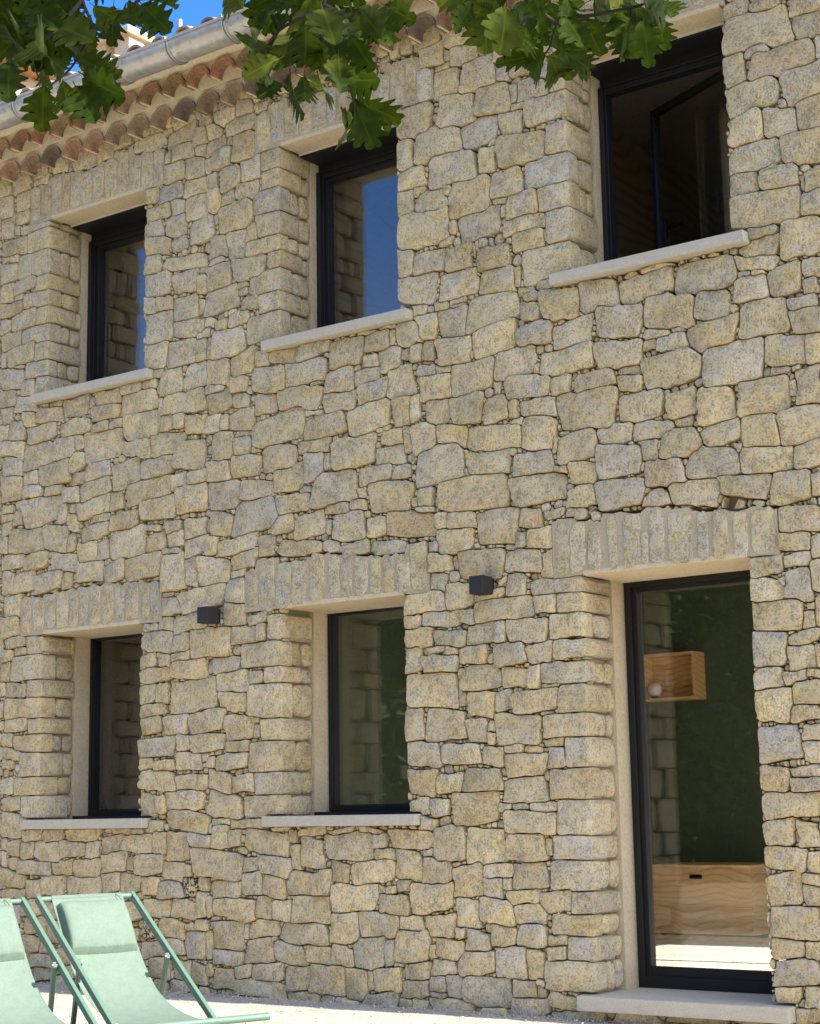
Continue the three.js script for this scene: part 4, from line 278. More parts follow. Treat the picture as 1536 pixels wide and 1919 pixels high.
// ---------------------------------------------------------------- lintels: upright stones set in flush mortar
for (const k in OPEN) {
  const o = OPEN[k], z = lintelZone[k], s = new THREE.Shape(), top = []; for (let x = z[0]; x <= z[1] + 1e-6; x += 0.02) top.push([x, lintelTop(z, x) + (noise(x * 30, 3) - 0.5) * 0.03 - 0.008]);
  const low = x => z[2] + (x > o[0] - 0.01 && x < o[1] + 0.01 ? 0.012 : 0.002) + (noise(x * 15, 8) - 0.5) * 0.006; s.moveTo(z[0], z[2]); for (const [x, y] of top) s.lineTo(x, y); s.lineTo(z[1], z[2]); for (let x = z[1] - 0.03; x > z[0]; x -= 0.03) s.lineTo(x, low(x));
  const g = new THREE.ExtrudeGeometry(s, { depth: 0.12, bevelEnabled: false }); g.translate(0, 0, -0.13); metricUV(g); const m = hm('lintel', g, M.pointing);
  for (const b of z[3]) {
    const pts = []; for (let i = 0; i < 26; i++) { const a = i / 26 * Math.PI * 2 + 0.07, e = 6, ca = Math.cos(a), sa = Math.sin(a), r = Math.pow(Math.pow(Math.abs(ca) / b.hw, e) + Math.pow(Math.abs(sa) / b.hh, e), -1 / e), w = 1 + (noise(b.x * 9 + ca * 2.2, b.y * 9 + sa * 2.2, 5) - 0.5) * 0.26; pts.push([ca * r * w * 1.03, sa * r * w * 1.0]); }
    mesh('lintel_stone', stoneGeo(b, pts, { depth: 0.05, round: 0.006, dome: 0.002, rough: 0.005, flat: true, tilt: 0.02, z0: R(-0.006, -0.002), tint: tintFor(b).map((v, i) => v * [0.94, 0.97, 1.04][i]) }), M.stone, m);
  }
  const up = k[0] === 'U', zs = up ? -0.19 : -0.445;   // plastered soffit with a pale corner bead, then the shutter casing
  const sg = rbox(o[0] + 0.002, o[1] - 0.002, o[3] - 0.002, o[3] + 0.026, zs, -0.008, 0.006); metricUV(sg); mesh('soffit', sg, M.plaster, m);
  if (up) { mesh('corner_bead', box(o[0] + 0.004, o[1] - 0.004, o[3] - 0.012, o[3] - 0.002, zs - 0.006, zs + 0.004), M.bead, m); }
}
// ---------------------------------------------------------------- sills
for (const k in SILL) {
  const s = SILL[k], o = OPEN[k], dr = k === 'LD', g = rbox(s[0], s[1], s[2], s[3], dr ? -0.5 : -0.06, dr ? 0.06 : 0.05, 0.006), g2 = box(o[0] + 0.002, o[1] - 0.002, s[2] + 0.004, s[3] - 0.001, -0.46, -0.05);
  const gg = dr ? g : merge([g, g2]); metricUV(gg); hm(dr ? 'door_sill' : 'window_sill', gg, M.sill);
  if (!dr && k[0] === 'L') hm('sill_flashing', box(o[0] + 0.004, o[1] - 0.004, s[3], s[3] + 0.02, -0.45, -0.30), M.metal);
}
// ---------------------------------------------------------------- windows and door
function ringGeo(x0, x1, y0, y1, w, z0, z1, wb = w) { return [rbox(x0, x0 + w, y0, y1, z0, z1), rbox(x1 - w, x1, y0, y1, z0, z1), rbox(x0 + w, x1 - w, y1 - w, y1, z0, z1), rbox(x0 + w, x1 - w, y0, y0 + wb, z0, z1)]; }
function pane(x0, x1, y0, y1, z) { const l = []; for (const dz of [0, -0.018]) { const g = new THREE.PlaneGeometry(x1 - x0, y1 - y0); g.translate((x0 + x1) / 2, (y0 + y1) / 2, z + dz); l.push(g); } return merge(l); }
function windowUnit(k) {
  const o = OPEN[k], up = k[0] === 'U', dr = k === 'LD', zf = up ? -0.392 : -0.44, w = part(dr ? 'door' : 'window', house); inHouse(w);
  const y0 = o[2] + (up ? -0.004 : dr ? 0.0 : 0.02), y1 = o[3] - (up ? 0.075 : dr ? -0.008 : -0.016), x0 = o[0] + 0.002, x1 = o[1] - 0.002, fw = dr ? 0.04 : up ? 0.036 : 0.022, fb = dr ? 0.06 : up ? fw : 0.035;
  mesh('frame', merge(ringGeo(x0, x1, y0, y1, fw, zf - 0.07, zf, fb)), M.metal, w);
  if (up) { // shutter casing above the frame and the guide rails
    mesh('shutter_casing', merge([rbox(x0, x1, y1 + 0.002, o[3] - 0.003, zf - 0.05, zf + 0.004), rbox(x0, x1, o[3] - 0.02, o[3] - 0.004, zf + 0.006, -0.2)]), M.metal, w);
    mesh('shutter_guide', rbox(x0 + 0.001, x0 + 0.03, y0, y1, zf + 0.002, zf + 0.032), M.metal, w); mesh('shutter_guide', rbox(x1 - 0.03, x1 - 0.001, y0, y1, zf + 0.002, zf + 0.032), M.metal, w);
  }
  const open = k === 'UR', sw = dr ? 0.036 : up ? 0.032 : 0.014, a = x0 + fw - 0.008, b = x1 - fw + 0.008, c = y0 + fb - 0.008, d = y1 - fw + 0.008;
  const sash = new THREE.Group(); sash.name = 'sash'; w.add(sash); sash.position.set(b, 0, zf - 0.03); if (open) sash.rotation.y = -0.42;
  const sm = mesh('sash_frame', merge(ringGeo(a - b, 0, c, d, sw, -0.05, open ? 0.0 : 0.012, dr ? 0.055 : sw)), M.metal, sash);
  mesh('glass', pane(a - b + sw - 0.004, -sw + 0.004, c + sw - 0.004, d - sw + 0.004, -0.012), up ? M.glassUpper : M.glass, sash);
  if (open) { const h = [rbox(a - b + 0.012, a - b + 0.04, 4.32, 4.44, -0.068, -0.05), rbox(a - b + 0.02, a - b + 0.15, 4.385, 4.408, -0.1, -0.078), rbox(a - b + 0.02, a - b + 0.036, 4.388, 4.404, -0.08, -0.06)]; mesh('handle', merge(h), M.blackPlastic, sash); }
  return w;
}
for (const k in OPEN) windowUnit(k);
hm('door_sensor', rbox(-8.745, -8.69, 1.105, 1.165, -0.535, -0.505), M.blackPlastic);

// ---------------------------------------------------------------- rooms behind the glass, gables, back wall
{
  const zB = -3.95, xg = X1;
  hm('interior_floor', metricUV(box(X0 + 0.3, xg - 0.001, -0.2, 0.145, -7.2, -0.502)), M.floor);
  hm('upper_floor', metricUV(box(X0 + 0.3, xg - 0.28, 2.72, 3.0, -7.2, -0.502)), M.white);
  hm('upper_ceiling', metricUV(box(X0 + 0.3, xg - 0.28, 5.5, 5.62, -7.2, -0.502)), M.white);
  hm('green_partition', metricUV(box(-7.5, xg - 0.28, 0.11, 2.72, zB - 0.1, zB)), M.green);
  hm('upper_partition', metricUV(box(X0 + 0.3, xg - 0.28, 3.0, 5.5, -7.19, -7.1)), M.timber);
  for (const a of [[-7.6, -7.48, 0.147, 2.72, M.green], [-9.75, -9.65, 0.147, 2.72, M.white], [-7.55, -7.45, 3.0, 5.5, M.timber], [-5.3, -5.2, 3.0, 5.5, M.timber]]) hm('partition', metricUV(box(a[0], a[1], a[2], a[3], a[2] > 1 ? -7.1 : zB, -0.52)), a[4]);  // dark green on the lower side partition puts room shade into its colour
  // right gable; unseen door opening added to let the sun onto the room floor
  const gs = new THREE.Shape([[0.5, -0.3], [7.5, -0.3], [7.5, 5.9], [3.9, 7.05], [0.062, 5.9], [0.062, -0.3]].map(a => new THREE.Vector2(...a))); gs.holes.push(new THREE.Path([[0.75, 0.11], [0.75, 2.6], [3.05, 2.6], [3.05, 0.11]].map(a => new THREE.Vector2(...a))));
  const gg = new THREE.ExtrudeGeometry(gs, { depth: 0.28, bevelEnabled: false }); gg.rotateY(Math.PI / 2); gg.translate(xg - 0.274, 0, 0); metricUV(gg); hm('gable_wall', gg, M.plaster);
  const gl = new THREE.Shape([[0.062, -0.3], [7.5, -0.3], [7.5, 5.9], [3.9, 7.05], [0.062, 5.9]].map(a => new THREE.Vector2(...a))), gg2 = new THREE.ExtrudeGeometry(gl, { depth: 0.3, bevelEnabled: false }); gg2.rotateY(Math.PI / 2); gg2.translate(X0 - 0.006, 0, 0); metricUV(gg2); hm('gable_wall', gg2, M.plaster);
  hm('back_wall', metricUV(box(X0 + 0.3, xg - 0.28, -0.3, 5.9, -7.5, -7.2)), M.plaster);
  const gd = part('added_sun_door', house); inHouse(gd); const fr = merge(ringGeo(-3.05, -0.75, 0.11, 2.6, 0.06, -0.03, 0.03).concat([rbox(-1.93, -1.87, 0.17, 2.54, -0.03, 0.03)])); fr.rotateY(-Math.PI / 2); fr.applyMatrix4(new THREE.Matrix4().makeScale(1, 1, 1)); fr.translate(xg - 0.14, 0, 0);  // frame of the added, unseen opening
  { const p = fr.attributes.position; let zc = 0; for (let i = 0; i < p.count; i++) zc += p.getZ(i); zc /= p.count; if (zc > 0) { fr.scale(1, 1, -1); const q = fr; } }
  mesh('frame', fr, M.metal, gd);
}
// ---------------------------------------------------------------- eave cornice: two rows of canal tiles under a plastered cove
const PER = 0.2135, TX0 = -8.757;                       // tile spacing, x of one joint between tiles
{
  const arch = (r0, r1) => { const s = new THREE.Shape(); s.absarc(0, 0, r1, 0, Math.PI, false); s.lineTo(-r0, 0); s.absarc(0, 0, r0, Math.PI, 0, true); s.closePath(); return s; };
  const tg = [0.103, 0.1015].map((r, i) => { const g = new THREE.ExtrudeGeometry(arch(r - 0.016, r), { depth: 0.2, bevelEnabled: false, curveSegments: 12 }); g.scale(1, i ? 1.0 : 0.96, 1); metricUV(g, 3); return g; });
  const rows = [[5.577, 0.132], [5.708, 0.228]];
  const i0 = Math.ceil((X0 - TX0) / PER), i1 = Math.floor((X1 - TX0) / PER);
  rows.forEach(([y, zf], r) => {
    // mortar bed between and above the arches
    const s = new THREE.Shape(); const top = y + (r ? 0.11 : 0.128); s.moveTo(TX0 + i0 * PER, y - 0.003);
    for (let i = i0; i < i1; i++) { const c = TX0 + (i + 0.5) * PER; for (let k = 0; k <= 12; k++) { const a = Math.PI - k / 12 * Math.PI; s.lineTo(c + Math.cos(a) * 0.1, y + Math.sin(a) * 0.1 * 0.96); } s.lineTo(TX0 + (i + 1) * PER, y - 0.003 - (hash3(i, r, 5)) * 0.004); }
    s.lineTo(TX0 + i1 * PER, top); s.lineTo(TX0 + i0 * PER, top);
    const g = new THREE.ExtrudeGeometry(s, { depth: 0.2, bevelEnabled: false }); g.translate(0, 0, zf - 0.222); metricUV(g); const bed = hm('eave_cornice', g, M.cream);
    for (let i = i0; i < i1; i++) { const m = mesh('eave_tile', tg[hash3(i, r, 1) < 0.5 ? 0 : 1], tileMats[Math.floor(hash3(i * 3 + 1, r, 77) * tileMats.length)], bed); m.position.set(TX0 + (i + 0.5) * PER + (hash3(i, r, 2) - 0.5) * 0.006, y + (hash3(i, r, 3) - 0.5) * 0.006, zf - 0.2 + (hash3(i, r, 4) - 0.5) * 0.012); m.rotation.z = (hash3(i, r, 6) - 0.5) * 0.05; }
    if (r === 1) { const b = box(TX0 + i0 * PER, TX0 + i1 * PER, y - 0.02, y + 0.1, 0.0, zf - 0.101); metricUV(b); mesh('mortar_fill', b, M.cream, bed); }
  });
  // plastered cove up to the gutter board
  const s = new THREE.Shape([[0.0, 5.818], [0.212, 5.818], [0.225, 5.826], [0.3, 5.87], [0.335, 5.9], [0.335, 5.98], [0.0, 5.98]].map(a => new THREE.Vector2(...a)));
  const g = new THREE.ExtrudeGeometry(s, { depth: X1 - X0, bevelEnabled: false }); g.rotateY(-Math.PI / 2); g.scale(1, 1, 1); g.translate(X1, 0, 0); metricUV(g); hm('eave_cove', g, M.cream);
  // stones closing the lower arches
  const fill = []; for (let i = i0; i < i1; i++) for (let k = 0; k < 3; k++) { const c = TX0 + (i + 0.2 + 0.3 * k) * PER, h = 0.05 + 0.03 * (k === 1), b = { x: c, y: 5.6 + h * 0.5 - 0.01, hw: 0.034, hh: h * 0.62, kind: 'stone' }, pts = []; for (let j = 0; j < 14; j++) { const a = j / 14 * Math.PI * 2, r = Math.pow(Math.pow(Math.abs(Math.cos(a)) / b.hw, 4) + Math.pow(Math.abs(Math.sin(a)) / b.hh, 4), -0.25) * R(0.9, 1); pts.push([Math.cos(a) * r, Math.sin(a) * r]); } fill.push(stoneGeo(b, pts, { depth: 0.05, round: 0.008, dome: 0.004, rough: 0.004, tilt: 0.08, z0: R(-0.012, -0.002) }).toNonIndexed()); }
  const m = mesh('small_stones', mergeGeometries(fill), M.stone, wall); m.userData.kind = 'stuff';
}
// ---------------------------------------------------------------- gutter with brackets
{
  const gy = 5.85, gz = 0.44, r = 0.106, prof = []; for (let k = 0; k <= 20; k++) { const a = Math.PI + k / 20 * Math.PI; prof.push([gz + Math.cos(a) * r, gy + Math.sin(a) * r]); }
  const s = new THREE.Shape(); prof.forEach(([z, y], i) => i ? s.lineTo(z, y) : s.moveTo(z, y)); const bead = []; for (let k = 0; k <= 10; k++) { const a = Math.PI + 0.4 - k / 10 * 5.4; bead.push([gz + r + 0.009 + Math.cos(a) * 0.009, gy + 0.004 + Math.sin(a) * 0.009]); } bead.forEach(([z, y]) => s.lineTo(z, y)); for (let k = 20; k >= 0; k--) { const a = Math.PI + k / 20 * Math.PI; s.lineTo(gz + Math.cos(a) * (r - 0.003), gy + Math.sin(a) * (r - 0.003)); } s.closePath();
  let g = new THREE.ExtrudeGeometry(s, { depth: X1 - X0 + 0.2, bevelEnabled: false, steps: 1 }); g.rotateY(-Math.PI / 2); g.translate(X1 + 0.1, 0, 0); g = toCreasedNormals(g, 0.6); metricUV(g); const gut = hm('gutter', g, M.zinc);
  for (let x = -9.063; x < X1 - 0.2; x += 0.4845) if (x > X0) { const l = []; for (const dx of [-0.011, 0.011]) { const c = []; for (let k = 0; k <= 16; k++) { const a = Math.PI * 0.95 + k / 16 * Math.PI * 1.08; c.push(V(x + dx, gy + Math.sin(a) * (r + 0.004), gz + Math.cos(a) * (r + 0.004))); } l.push(new THREE.TubeGeometry(new THREE.CatmullRomCurve3(c), 24, 0.007, 6)); } l.push(rbox(x - 0.012, x + 0.012, gy + 0.0, gy + 0.02, gz + r - 0.002, gz + r + 0.022, 0.003)); mesh('bracket', merge(l), M.zinc, gut); }
}
// ---------------------------------------------------------------- roof of canal tiles, chimney, vent pipe
{
  const pitch = 0.3, zE = 0.38, yE = 5.868, ridge = -3.7, L = Math.hypot(zE - ridge, (zE - ridge) * pitch), ang = Math.atan(pitch);
  const slab = box(X0 - 0.1, X1 + 0.15, -0.04, 0.0, 0, L); slab.rotateX(ang); slab.translate(0, yE + (zE - ridge) * pitch, ridge); metricUV(slab); const roof = hm('roof', slab, tileMats[1]);
  const slab2 = box(X0 - 0.1, X1 + 0.15, -0.04, 0.0, -L, 0); slab2.rotateX(-ang); slab2.translate(0, yE + (zE - ridge) * pitch, ridge); metricUV(slab2); mesh('roof_slope', slab2, tileMats[1], roof);
  const arch = new THREE.Shape(); arch.absarc(0, 0, 0.088, 0, Math.PI, false); arch.lineTo(-0.074, 0); arch.absarc(0, 0, 0.074, Math.PI, 0, true); arch.closePath();
  const tg = new THREE.ExtrudeGeometry(arch, { depth: 0.45, bevelEnabled: false, curveSegments: 8 }); metricUV(tg, 3); const restT = [];
  for (let i = 0, x = X0; x < X1; i++, x += PER) for (let k = 0; k < 10; k++) { const t = L - 0.4 - k * 0.4 + (hash3(i, k, 9) - 0.5) * 0.03 + (k ? 0 : 0.02); const place = o => { o.rotation.x = ang - 0.02; o.rotation.y = (hash3(i, k, 8) - 0.5) * 0.05; o.position.set(x + (hash3(i, k, 7) - 0.5) * 0.01, yE + (zE - ridge) * pitch - t * Math.sin(ang) + 0.012, ridge + t * Math.cos(ang)); }; if (k < 3) { const m = mesh('roof_tile', tg, tileMats[Math.floor(hash3(i, k, 11) * tileMats.length)], roof); place(m); } else { const o = new THREE.Object3D(); place(o); o.updateMatrix(); const g = tg.clone(); g.applyMatrix4(o.matrix); restT.push(g); } }
  const m = mesh('roof_tile_field', mergeGeometries(restT), tileMats[3], roof); m.userData.kind = 'stuff';
  // chimney: plastered stack, four corner posts, sloping slab
  const c = hp('chimney'), x0 = -10.13, x1 = -9.68, z1 = -1.6, z0 = -2.15;
  const st = box(x0, x1, 6.2, 7.0, z0, z1); metricUV(st); mesh('stack', st, M.plaster, c);
  for (const [a, b] of [[x0, z1 - 0.17], [x1 - 0.17, z1 - 0.17], [x0, z0], [x1 - 0.17, z0]]) { const g = box(a, a + 0.17, 7.0, 7.46, b, b + 0.17); metricUV(g); mesh('post', g, M.plaster, c); }
  const cap = rbox(x0 - 0.07, x1 + 0.04, 7.46, 7.53, z0 - 0.08, z1 + 0.05, 0.01); metricUV(cap); mesh('cap', cap, M.plaster, c);
  const pv = hm('vent_pipe', merge([new THREE.CylinderGeometry(0.022, 0.022, 0.95, 14).translate(-9.0, 6.87, -1.5)]), M.zinc);
}
// ---------------------------------------------------------------- taller wing at the far left, seen between the leaves
{
  const w = thing('rendered_wing', 'tall cream rendered house wing behind the leaves at upper left', 'building', [-14.2, 0, -4]);
  const L = (n, g, m) => { metricUV(g); const o = mesh(n, g, m, w); o.position.set(14.2, 0, 4); return o; };
  L('wall', box(-17, -11.2, -0.3, 7.6, -8, -1.3), M.plaster);
  const r = new THREE.Shape([[-17.2, 7.6], [-11.0, 7.6], [-14.1, 8.7]].map(a => new THREE.Vector2(...a))), rg = new THREE.ExtrudeGeometry(r, { depth: 7.0, bevelEnabled: false }); rg.translate(0, 0, -8.15); L('roof', rg, tileMats[0]);
}
// ---------------------------------------------------------------- grit along the foot of the wall
{
  const q = rng(51), g = new THREE.IcosahedronGeometry(1, 0), N = 2600, im = new THREE.InstancedMesh(g, S({ color: lin(0.5, 0.44, 0.34), roughness: 1 }), N), d = new THREE.Object3D(); im.name = 'grit'; im.castShadow = im.receiveShadow = true;
  im.userData = { kind: 'stuff', label: 'grit and small stone chips strewn along the foot of the wall', category: 'grit' };
  for (let i = 0; i < N; i++) { const s = 0.0015 + 0.006 * Math.pow(q(), 3); d.position.set(-10.5 + q() * 8.5, s * 0.3 + (0.004), 0.012 + (q() < 0.6 ? 0.09 * Math.pow(q(), 2) : 1.4 * q())); d.rotation.set(q() * 6, q() * 6, q() * 6); d.scale.set(s * (0.7 + q()), s * 0.7, s * (0.7 + q())); d.updateMatrix(); im.setMatrixAt(i, d.matrix); }
  scene.add(im);
}
// ---------------------------------------------------------------- wall lamps
[[-7.2, 'small black cube wall lamp between the two lower windows', 'wall lamps on the stone wall'], [-5.166, 'small black cube wall lamp left of the glass door', 'wall lamps on the stone wall']].forEach(([x, label, group]) => {
  const t = thing('wall_lamp', label, 'wall lamp', [x, 2.27, 0.006], group), w = 0.045, h = 0.05;
  const s = new THREE.Shape([[-w, -h], [w, -h], [w, h], [-w, h]].map(a => new THREE.Vector2(...a))); s.holes.push(new THREE.Path([[-w + 0.006, -h + 0.006], [-w + 0.006, h - 0.006], [w - 0.006, h - 0.006], [w - 0.006, -h + 0.006]].map(a => new THREE.Vector2(...a))));
  const b = rbox(-w, w, -h, h, 0.008, 0.105, 0.003); mesh('housing', b, M.lamp, t); mesh('back_plate', rbox(-w + 0.008, w - 0.008, -h + 0.008, h - 0.008, -0.02, 0.01, 0.002), M.blackPlastic, t);
  mesh('lens', rbox(-w + 0.014, w - 0.014, -h - 0.0015, -h + 0.004, 0.024, 0.09, 0.001), M.blackPlastic, t);
});
// ---------------------------------------------------------------- things in the room behind the glass door
{
  const t = thing('wooden_chest', 'pale wood chest with an oval handle hole on the room floor', 'chest', [-5.66, 0.145, -3.6]);
  const W = 0.39, z1 = 0.25, z0 = -0.25, sh = new THREE.Shape([[-W, 0], [W, 0], [W, 0.455], [-W, 0.455]].map(a => new THREE.Vector2(...a))), hole = new THREE.Path(); hole.absarc(-0.082, 0.395, 0.016, Math.PI / 2, Math.PI * 1.5, false); hole.absarc(-0.002, 0.395, 0.016, -Math.PI / 2, Math.PI / 2, false); hole.closePath(); sh.holes.push(hole);
  const f = new THREE.ExtrudeGeometry(sh, { depth: 0.02, bevelEnabled: false }); f.translate(0, 0.03, z1 - 0.02); metricUV(f, 1.4); mesh('front', f, M.wood, t);
  const add = (n, g) => { metricUV(g, 1.4); mesh(n, g, M.wood, t); };
  add('side', box(-W, -W + 0.02, 0.03, 0.485, z0, z1 - 0.021)); add('side', box(W - 0.02, W, 0.03, 0.485, z0, z1 - 0.021)); add('back', box(-W + 0.021, W - 0.021, 0.03, 0.485, z0, z0 + 0.02)); add('bottom', box(-W + 0.021, W - 0.021, 0.03, 0.05, z0 + 0.021, z1 - 0.021)); add('lid', rbox(-W - 0.004, W + 0.004, 0.487, 0.507, z0, z1 + 0.004, 0.003));
  mesh('plinth', box(-W + 0.04, W - 0.04, 0.001, 0.03, z0 + 0.03, z1 - 0.03), M.blackPlastic, t);
  const b = thing('wooden_floor_board', 'thin wood board on the floor in front of the chest', 'board', [-5.5, 0.145, -3.22]); const bg = rbox(-0.95, 0.95, 0.001, 0.022, -0.08, 0.06, 0.003); metricUV(bg, 1.4); mesh('board', bg, M.wood, b);
  const s = thing('wall_shelf', 'open wooden box shelf hung on the dark green wall', 'shelf', [-6.075, 1.85, -3.86]), w = 0.225, h = 0.355, d = 0.088;
  const as = (n, g) => { metricUV(g, 1.6); mesh(n, g, M.wood, s); };
  as('bottom', box(-w, w, 0, 0.02, -d, d)); as('top', box(-w, w, h - 0.02, h, -d, d)); as('side', box(-w, -w + 0.02, 0.021, h - 0.021, -d, d)); as('side', box(w - 0.02, w, 0.021, h - 0.021, -d, d)); as('back', box(-w + 0.021, w - 0.021, 0.021, h - 0.021, -d + 0.01, -d + 0.025));
  const l = thing('globe_lamp', 'small white globe lamp standing in the wooden box shelf', 'lamp', [-6.215, 1.872, -3.83]); mesh('globe', new THREE.SphereGeometry(0.055, 24, 16).translate(0, 0.064, 0), M.bulb, l); mesh('base', new THREE.CylinderGeometry(0.028, 0.034, 0.014, 20).translate(0, 0.008, 0), M.blackPlastic, l);
}
// ---------------------------------------------------------------- deck chairs
function deckChair(label) {
  const o = [-6.1, 0, 1.7], t = thing('deck_chair', label, 'deck chair', o, 'mint green deck chairs on the terrace');
  const TR = V(-6.453, 0.66, 1.408), FR = V(-5.705, 0.1, 1.594), A = V(-0.171, 0, 0.478), O = V(...o), ax = A.clone().normalize();
  const bar = (a, b, w, h, side) => { const d = b.clone().sub(a), l = d.length(); d.normalize(); const g = new RoundedBoxGeometry(w, h, l, 2, 0.004), x = side.clone().sub(d.clone().multiplyScalar(side.dot(d))).normalize(), y = d.clone().cross(x); g.applyMatrix4(new THREE.Matrix4().makeBasis(x, y, d).setPosition(a.clone().add(b).multiplyScalar(0.5).sub(O))); return g; };
  const rod = (a, b, r) => { const d = b.clone().sub(a), g = new THREE.CylinderGeometry(r, r, d.length(), 16); g.applyQuaternion(new THREE.Quaternion().setFromUnitVectors(V(0, 1, 0), d.clone().normalize())); const c = a.clone().add(b).multiplyScalar(0.5).sub(O); g.translate(c.x, c.y, c.z); return g; };
  const rd = FR.clone().sub(TR).normalize(), nrm = rd.clone().cross(ax).normalize(); if (nrm.y < 0) nrm.negate();
  for (const k of [0, 1]) {
    const a = TR.clone().addScaledVector(A, k), b = FR.clone().addScaledVector(A, k), rail = mesh('rail', bar(a.clone().addScaledVector(rd, -0.012), b, 0.022, 0.036, ax), M.mintMetal, t);
    const p = a.clone().lerp(b, 0.5).addScaledVector(ax, k ? -0.024 : 0.024), foot = p.clone().add(V(-0.37, -0.375, -0.3)); const q = p.clone().addScaledVector(foot.clone().sub(p).normalize(), -0.008);
    const leg = mesh('leg', bar(q, foot, 0.02, 0.032, ax), M.mintMetal, t); mesh('bolt', rod(p.clone().addScaledVector(ax, -0.013), p.clone().addScaledVector(ax, 0.013), 0.006), M.zinc, leg);
  }
  mesh('top_bar', rod(TR, TR.clone().add(A), 0.014), M.mintMetal, t);
  mesh('front_bar', rod(FR.clone().addScaledVector(ax, -0.29), FR.clone().addScaledVector(ax, 0.8), 0.018), M.mintMetal, t);
  // sling: hangs slack between the bars
  const U = 12, K = 40, w0 = 0.045, pos = [], uv = [], idx = [], at = (s, e, lift = 0) => { const sag = -0.16 * Math.pow(Math.sin(Math.PI * Math.pow(s, 1.15)), 1) - 0.0 * s, p = TR.clone().lerp(FR, s).addScaledVector(A, e); return p.addScaledVector(nrm, sag + lift).add(V(0, -0.012 * Math.sin(Math.PI * e) * Math.sin(Math.PI * s), 0)); };
  for (let k = 0; k <= K; k++) for (let i = 0; i <= U; i++) { const s = k / K, e = w0 / 0.508 * 1.4 + (1 - 2.8 * w0 / 0.508) * i / U, p = at(s, e, 0.014).sub(O); pos.push(p.x, p.y, p.z); uv.push(e * 0.5, s); }
  for (let k = 0; k < K; k++) for (let i = 0; i < U; i++) { const a = k * (U + 1) + i; idx.push(a, a + U + 1, a + 1, a + 1, a + U + 1, a + U + 2); }
  const thick = (pos, uv, idx, n, th) => { const m = pos.length / 3, P2 = pos.slice(), U2 = uv.concat(uv), I2 = idx.slice(); for (let i = 0; i < m; i++) P2.push(pos[3 * i] - n.x * th, pos[3 * i + 1] - n.y * th, pos[3 * i + 2] - n.z * th); for (let i = 0; i < idx.length; i += 3) I2.push(idx[i] + m, idx[i + 2] + m, idx[i + 1] + m); const g = new THREE.BufferGeometry(); g.setAttribute('position', new THREE.Float32BufferAttribute(P2, 3)); g.setAttribute('uv', new THREE.Float32BufferAttribute(U2, 2)); g.setIndex(I2); g.computeVertexNormals(); return g; };
  mesh('sling', thick(pos, uv, idx, nrm, 0.0015), M.mint, t);
  const hem = rod(TR.clone().addScaledVector(A, 0.13), TR.clone().addScaledVector(A, 0.87), 0.0175); mesh('hem', hem, M.mint, t);
  // padded head cushion
  const cp = [], cu = [], ci = [], cs0 = 0.055, cs1 = 0.31, n1 = 40, n2 = 40;
  for (let k = 0; k <= n1; k++) for (let i = 0; i <= n2; i++) { const a = k / n1, e = 0.145 + 0.71 * i / n2, s = cs0 + (cs1 - cs0) * a, h = 0.062 * Math.pow(Math.sin(Math.PI * clamp(a, 0.0, 1)), 0.26) * Math.pow(clamp(1 - Math.pow(Math.abs(i / n2 - 0.5) * 2, 14), 0, 1), 0.5), p = at(s, e, 0.016 + h).sub(O); cp.push(p.x, p.y, p.z); cu.push(e * 0.5, s); }
  for (let k = 0; k < n1; k++) for (let i = 0; i < n2; i++) { const a = k * (n2 + 1) + i; ci.push(a, a + n2 + 1, a + 1, a + 1, a + n2 + 1, a + n2 + 2); }
  const cg = new THREE.BufferGeometry(); cg.setAttribute('position', new THREE.Float32BufferAttribute(cp, 3)); cg.setAttribute('uv', new THREE.Float32BufferAttribute(cu, 2)); cg.setIndex(ci); cg.computeVertexNormals(); const cush = mesh('head_cushion', cg, M.mint, t);
  const c0 = [at(0.004, 0.2, 0.02), at(0.03, 0.185, 0.03), at(cs0 + 0.01, 0.155, 0.03)].map(p => p.sub(O)); mesh('cord', new THREE.TubeGeometry(new THREE.CatmullRomCurve3(c0), 12, 0.0014, 5), M.blackPlastic, cush);
  return t;
}
{
  const a = deckChair('mint green sling deck chair with head cushion, wholly in view nearer the windows');
  const b = a.clone(); b.name = numbered('deck_chair'); b.position.x += -0.127; b.position.z += 0.615; scene.add(b);
  b.userData = { label: 'mint green deck chair cut off by the left edge of the picture', category: 'deck chair', group: a.userData.group };
}
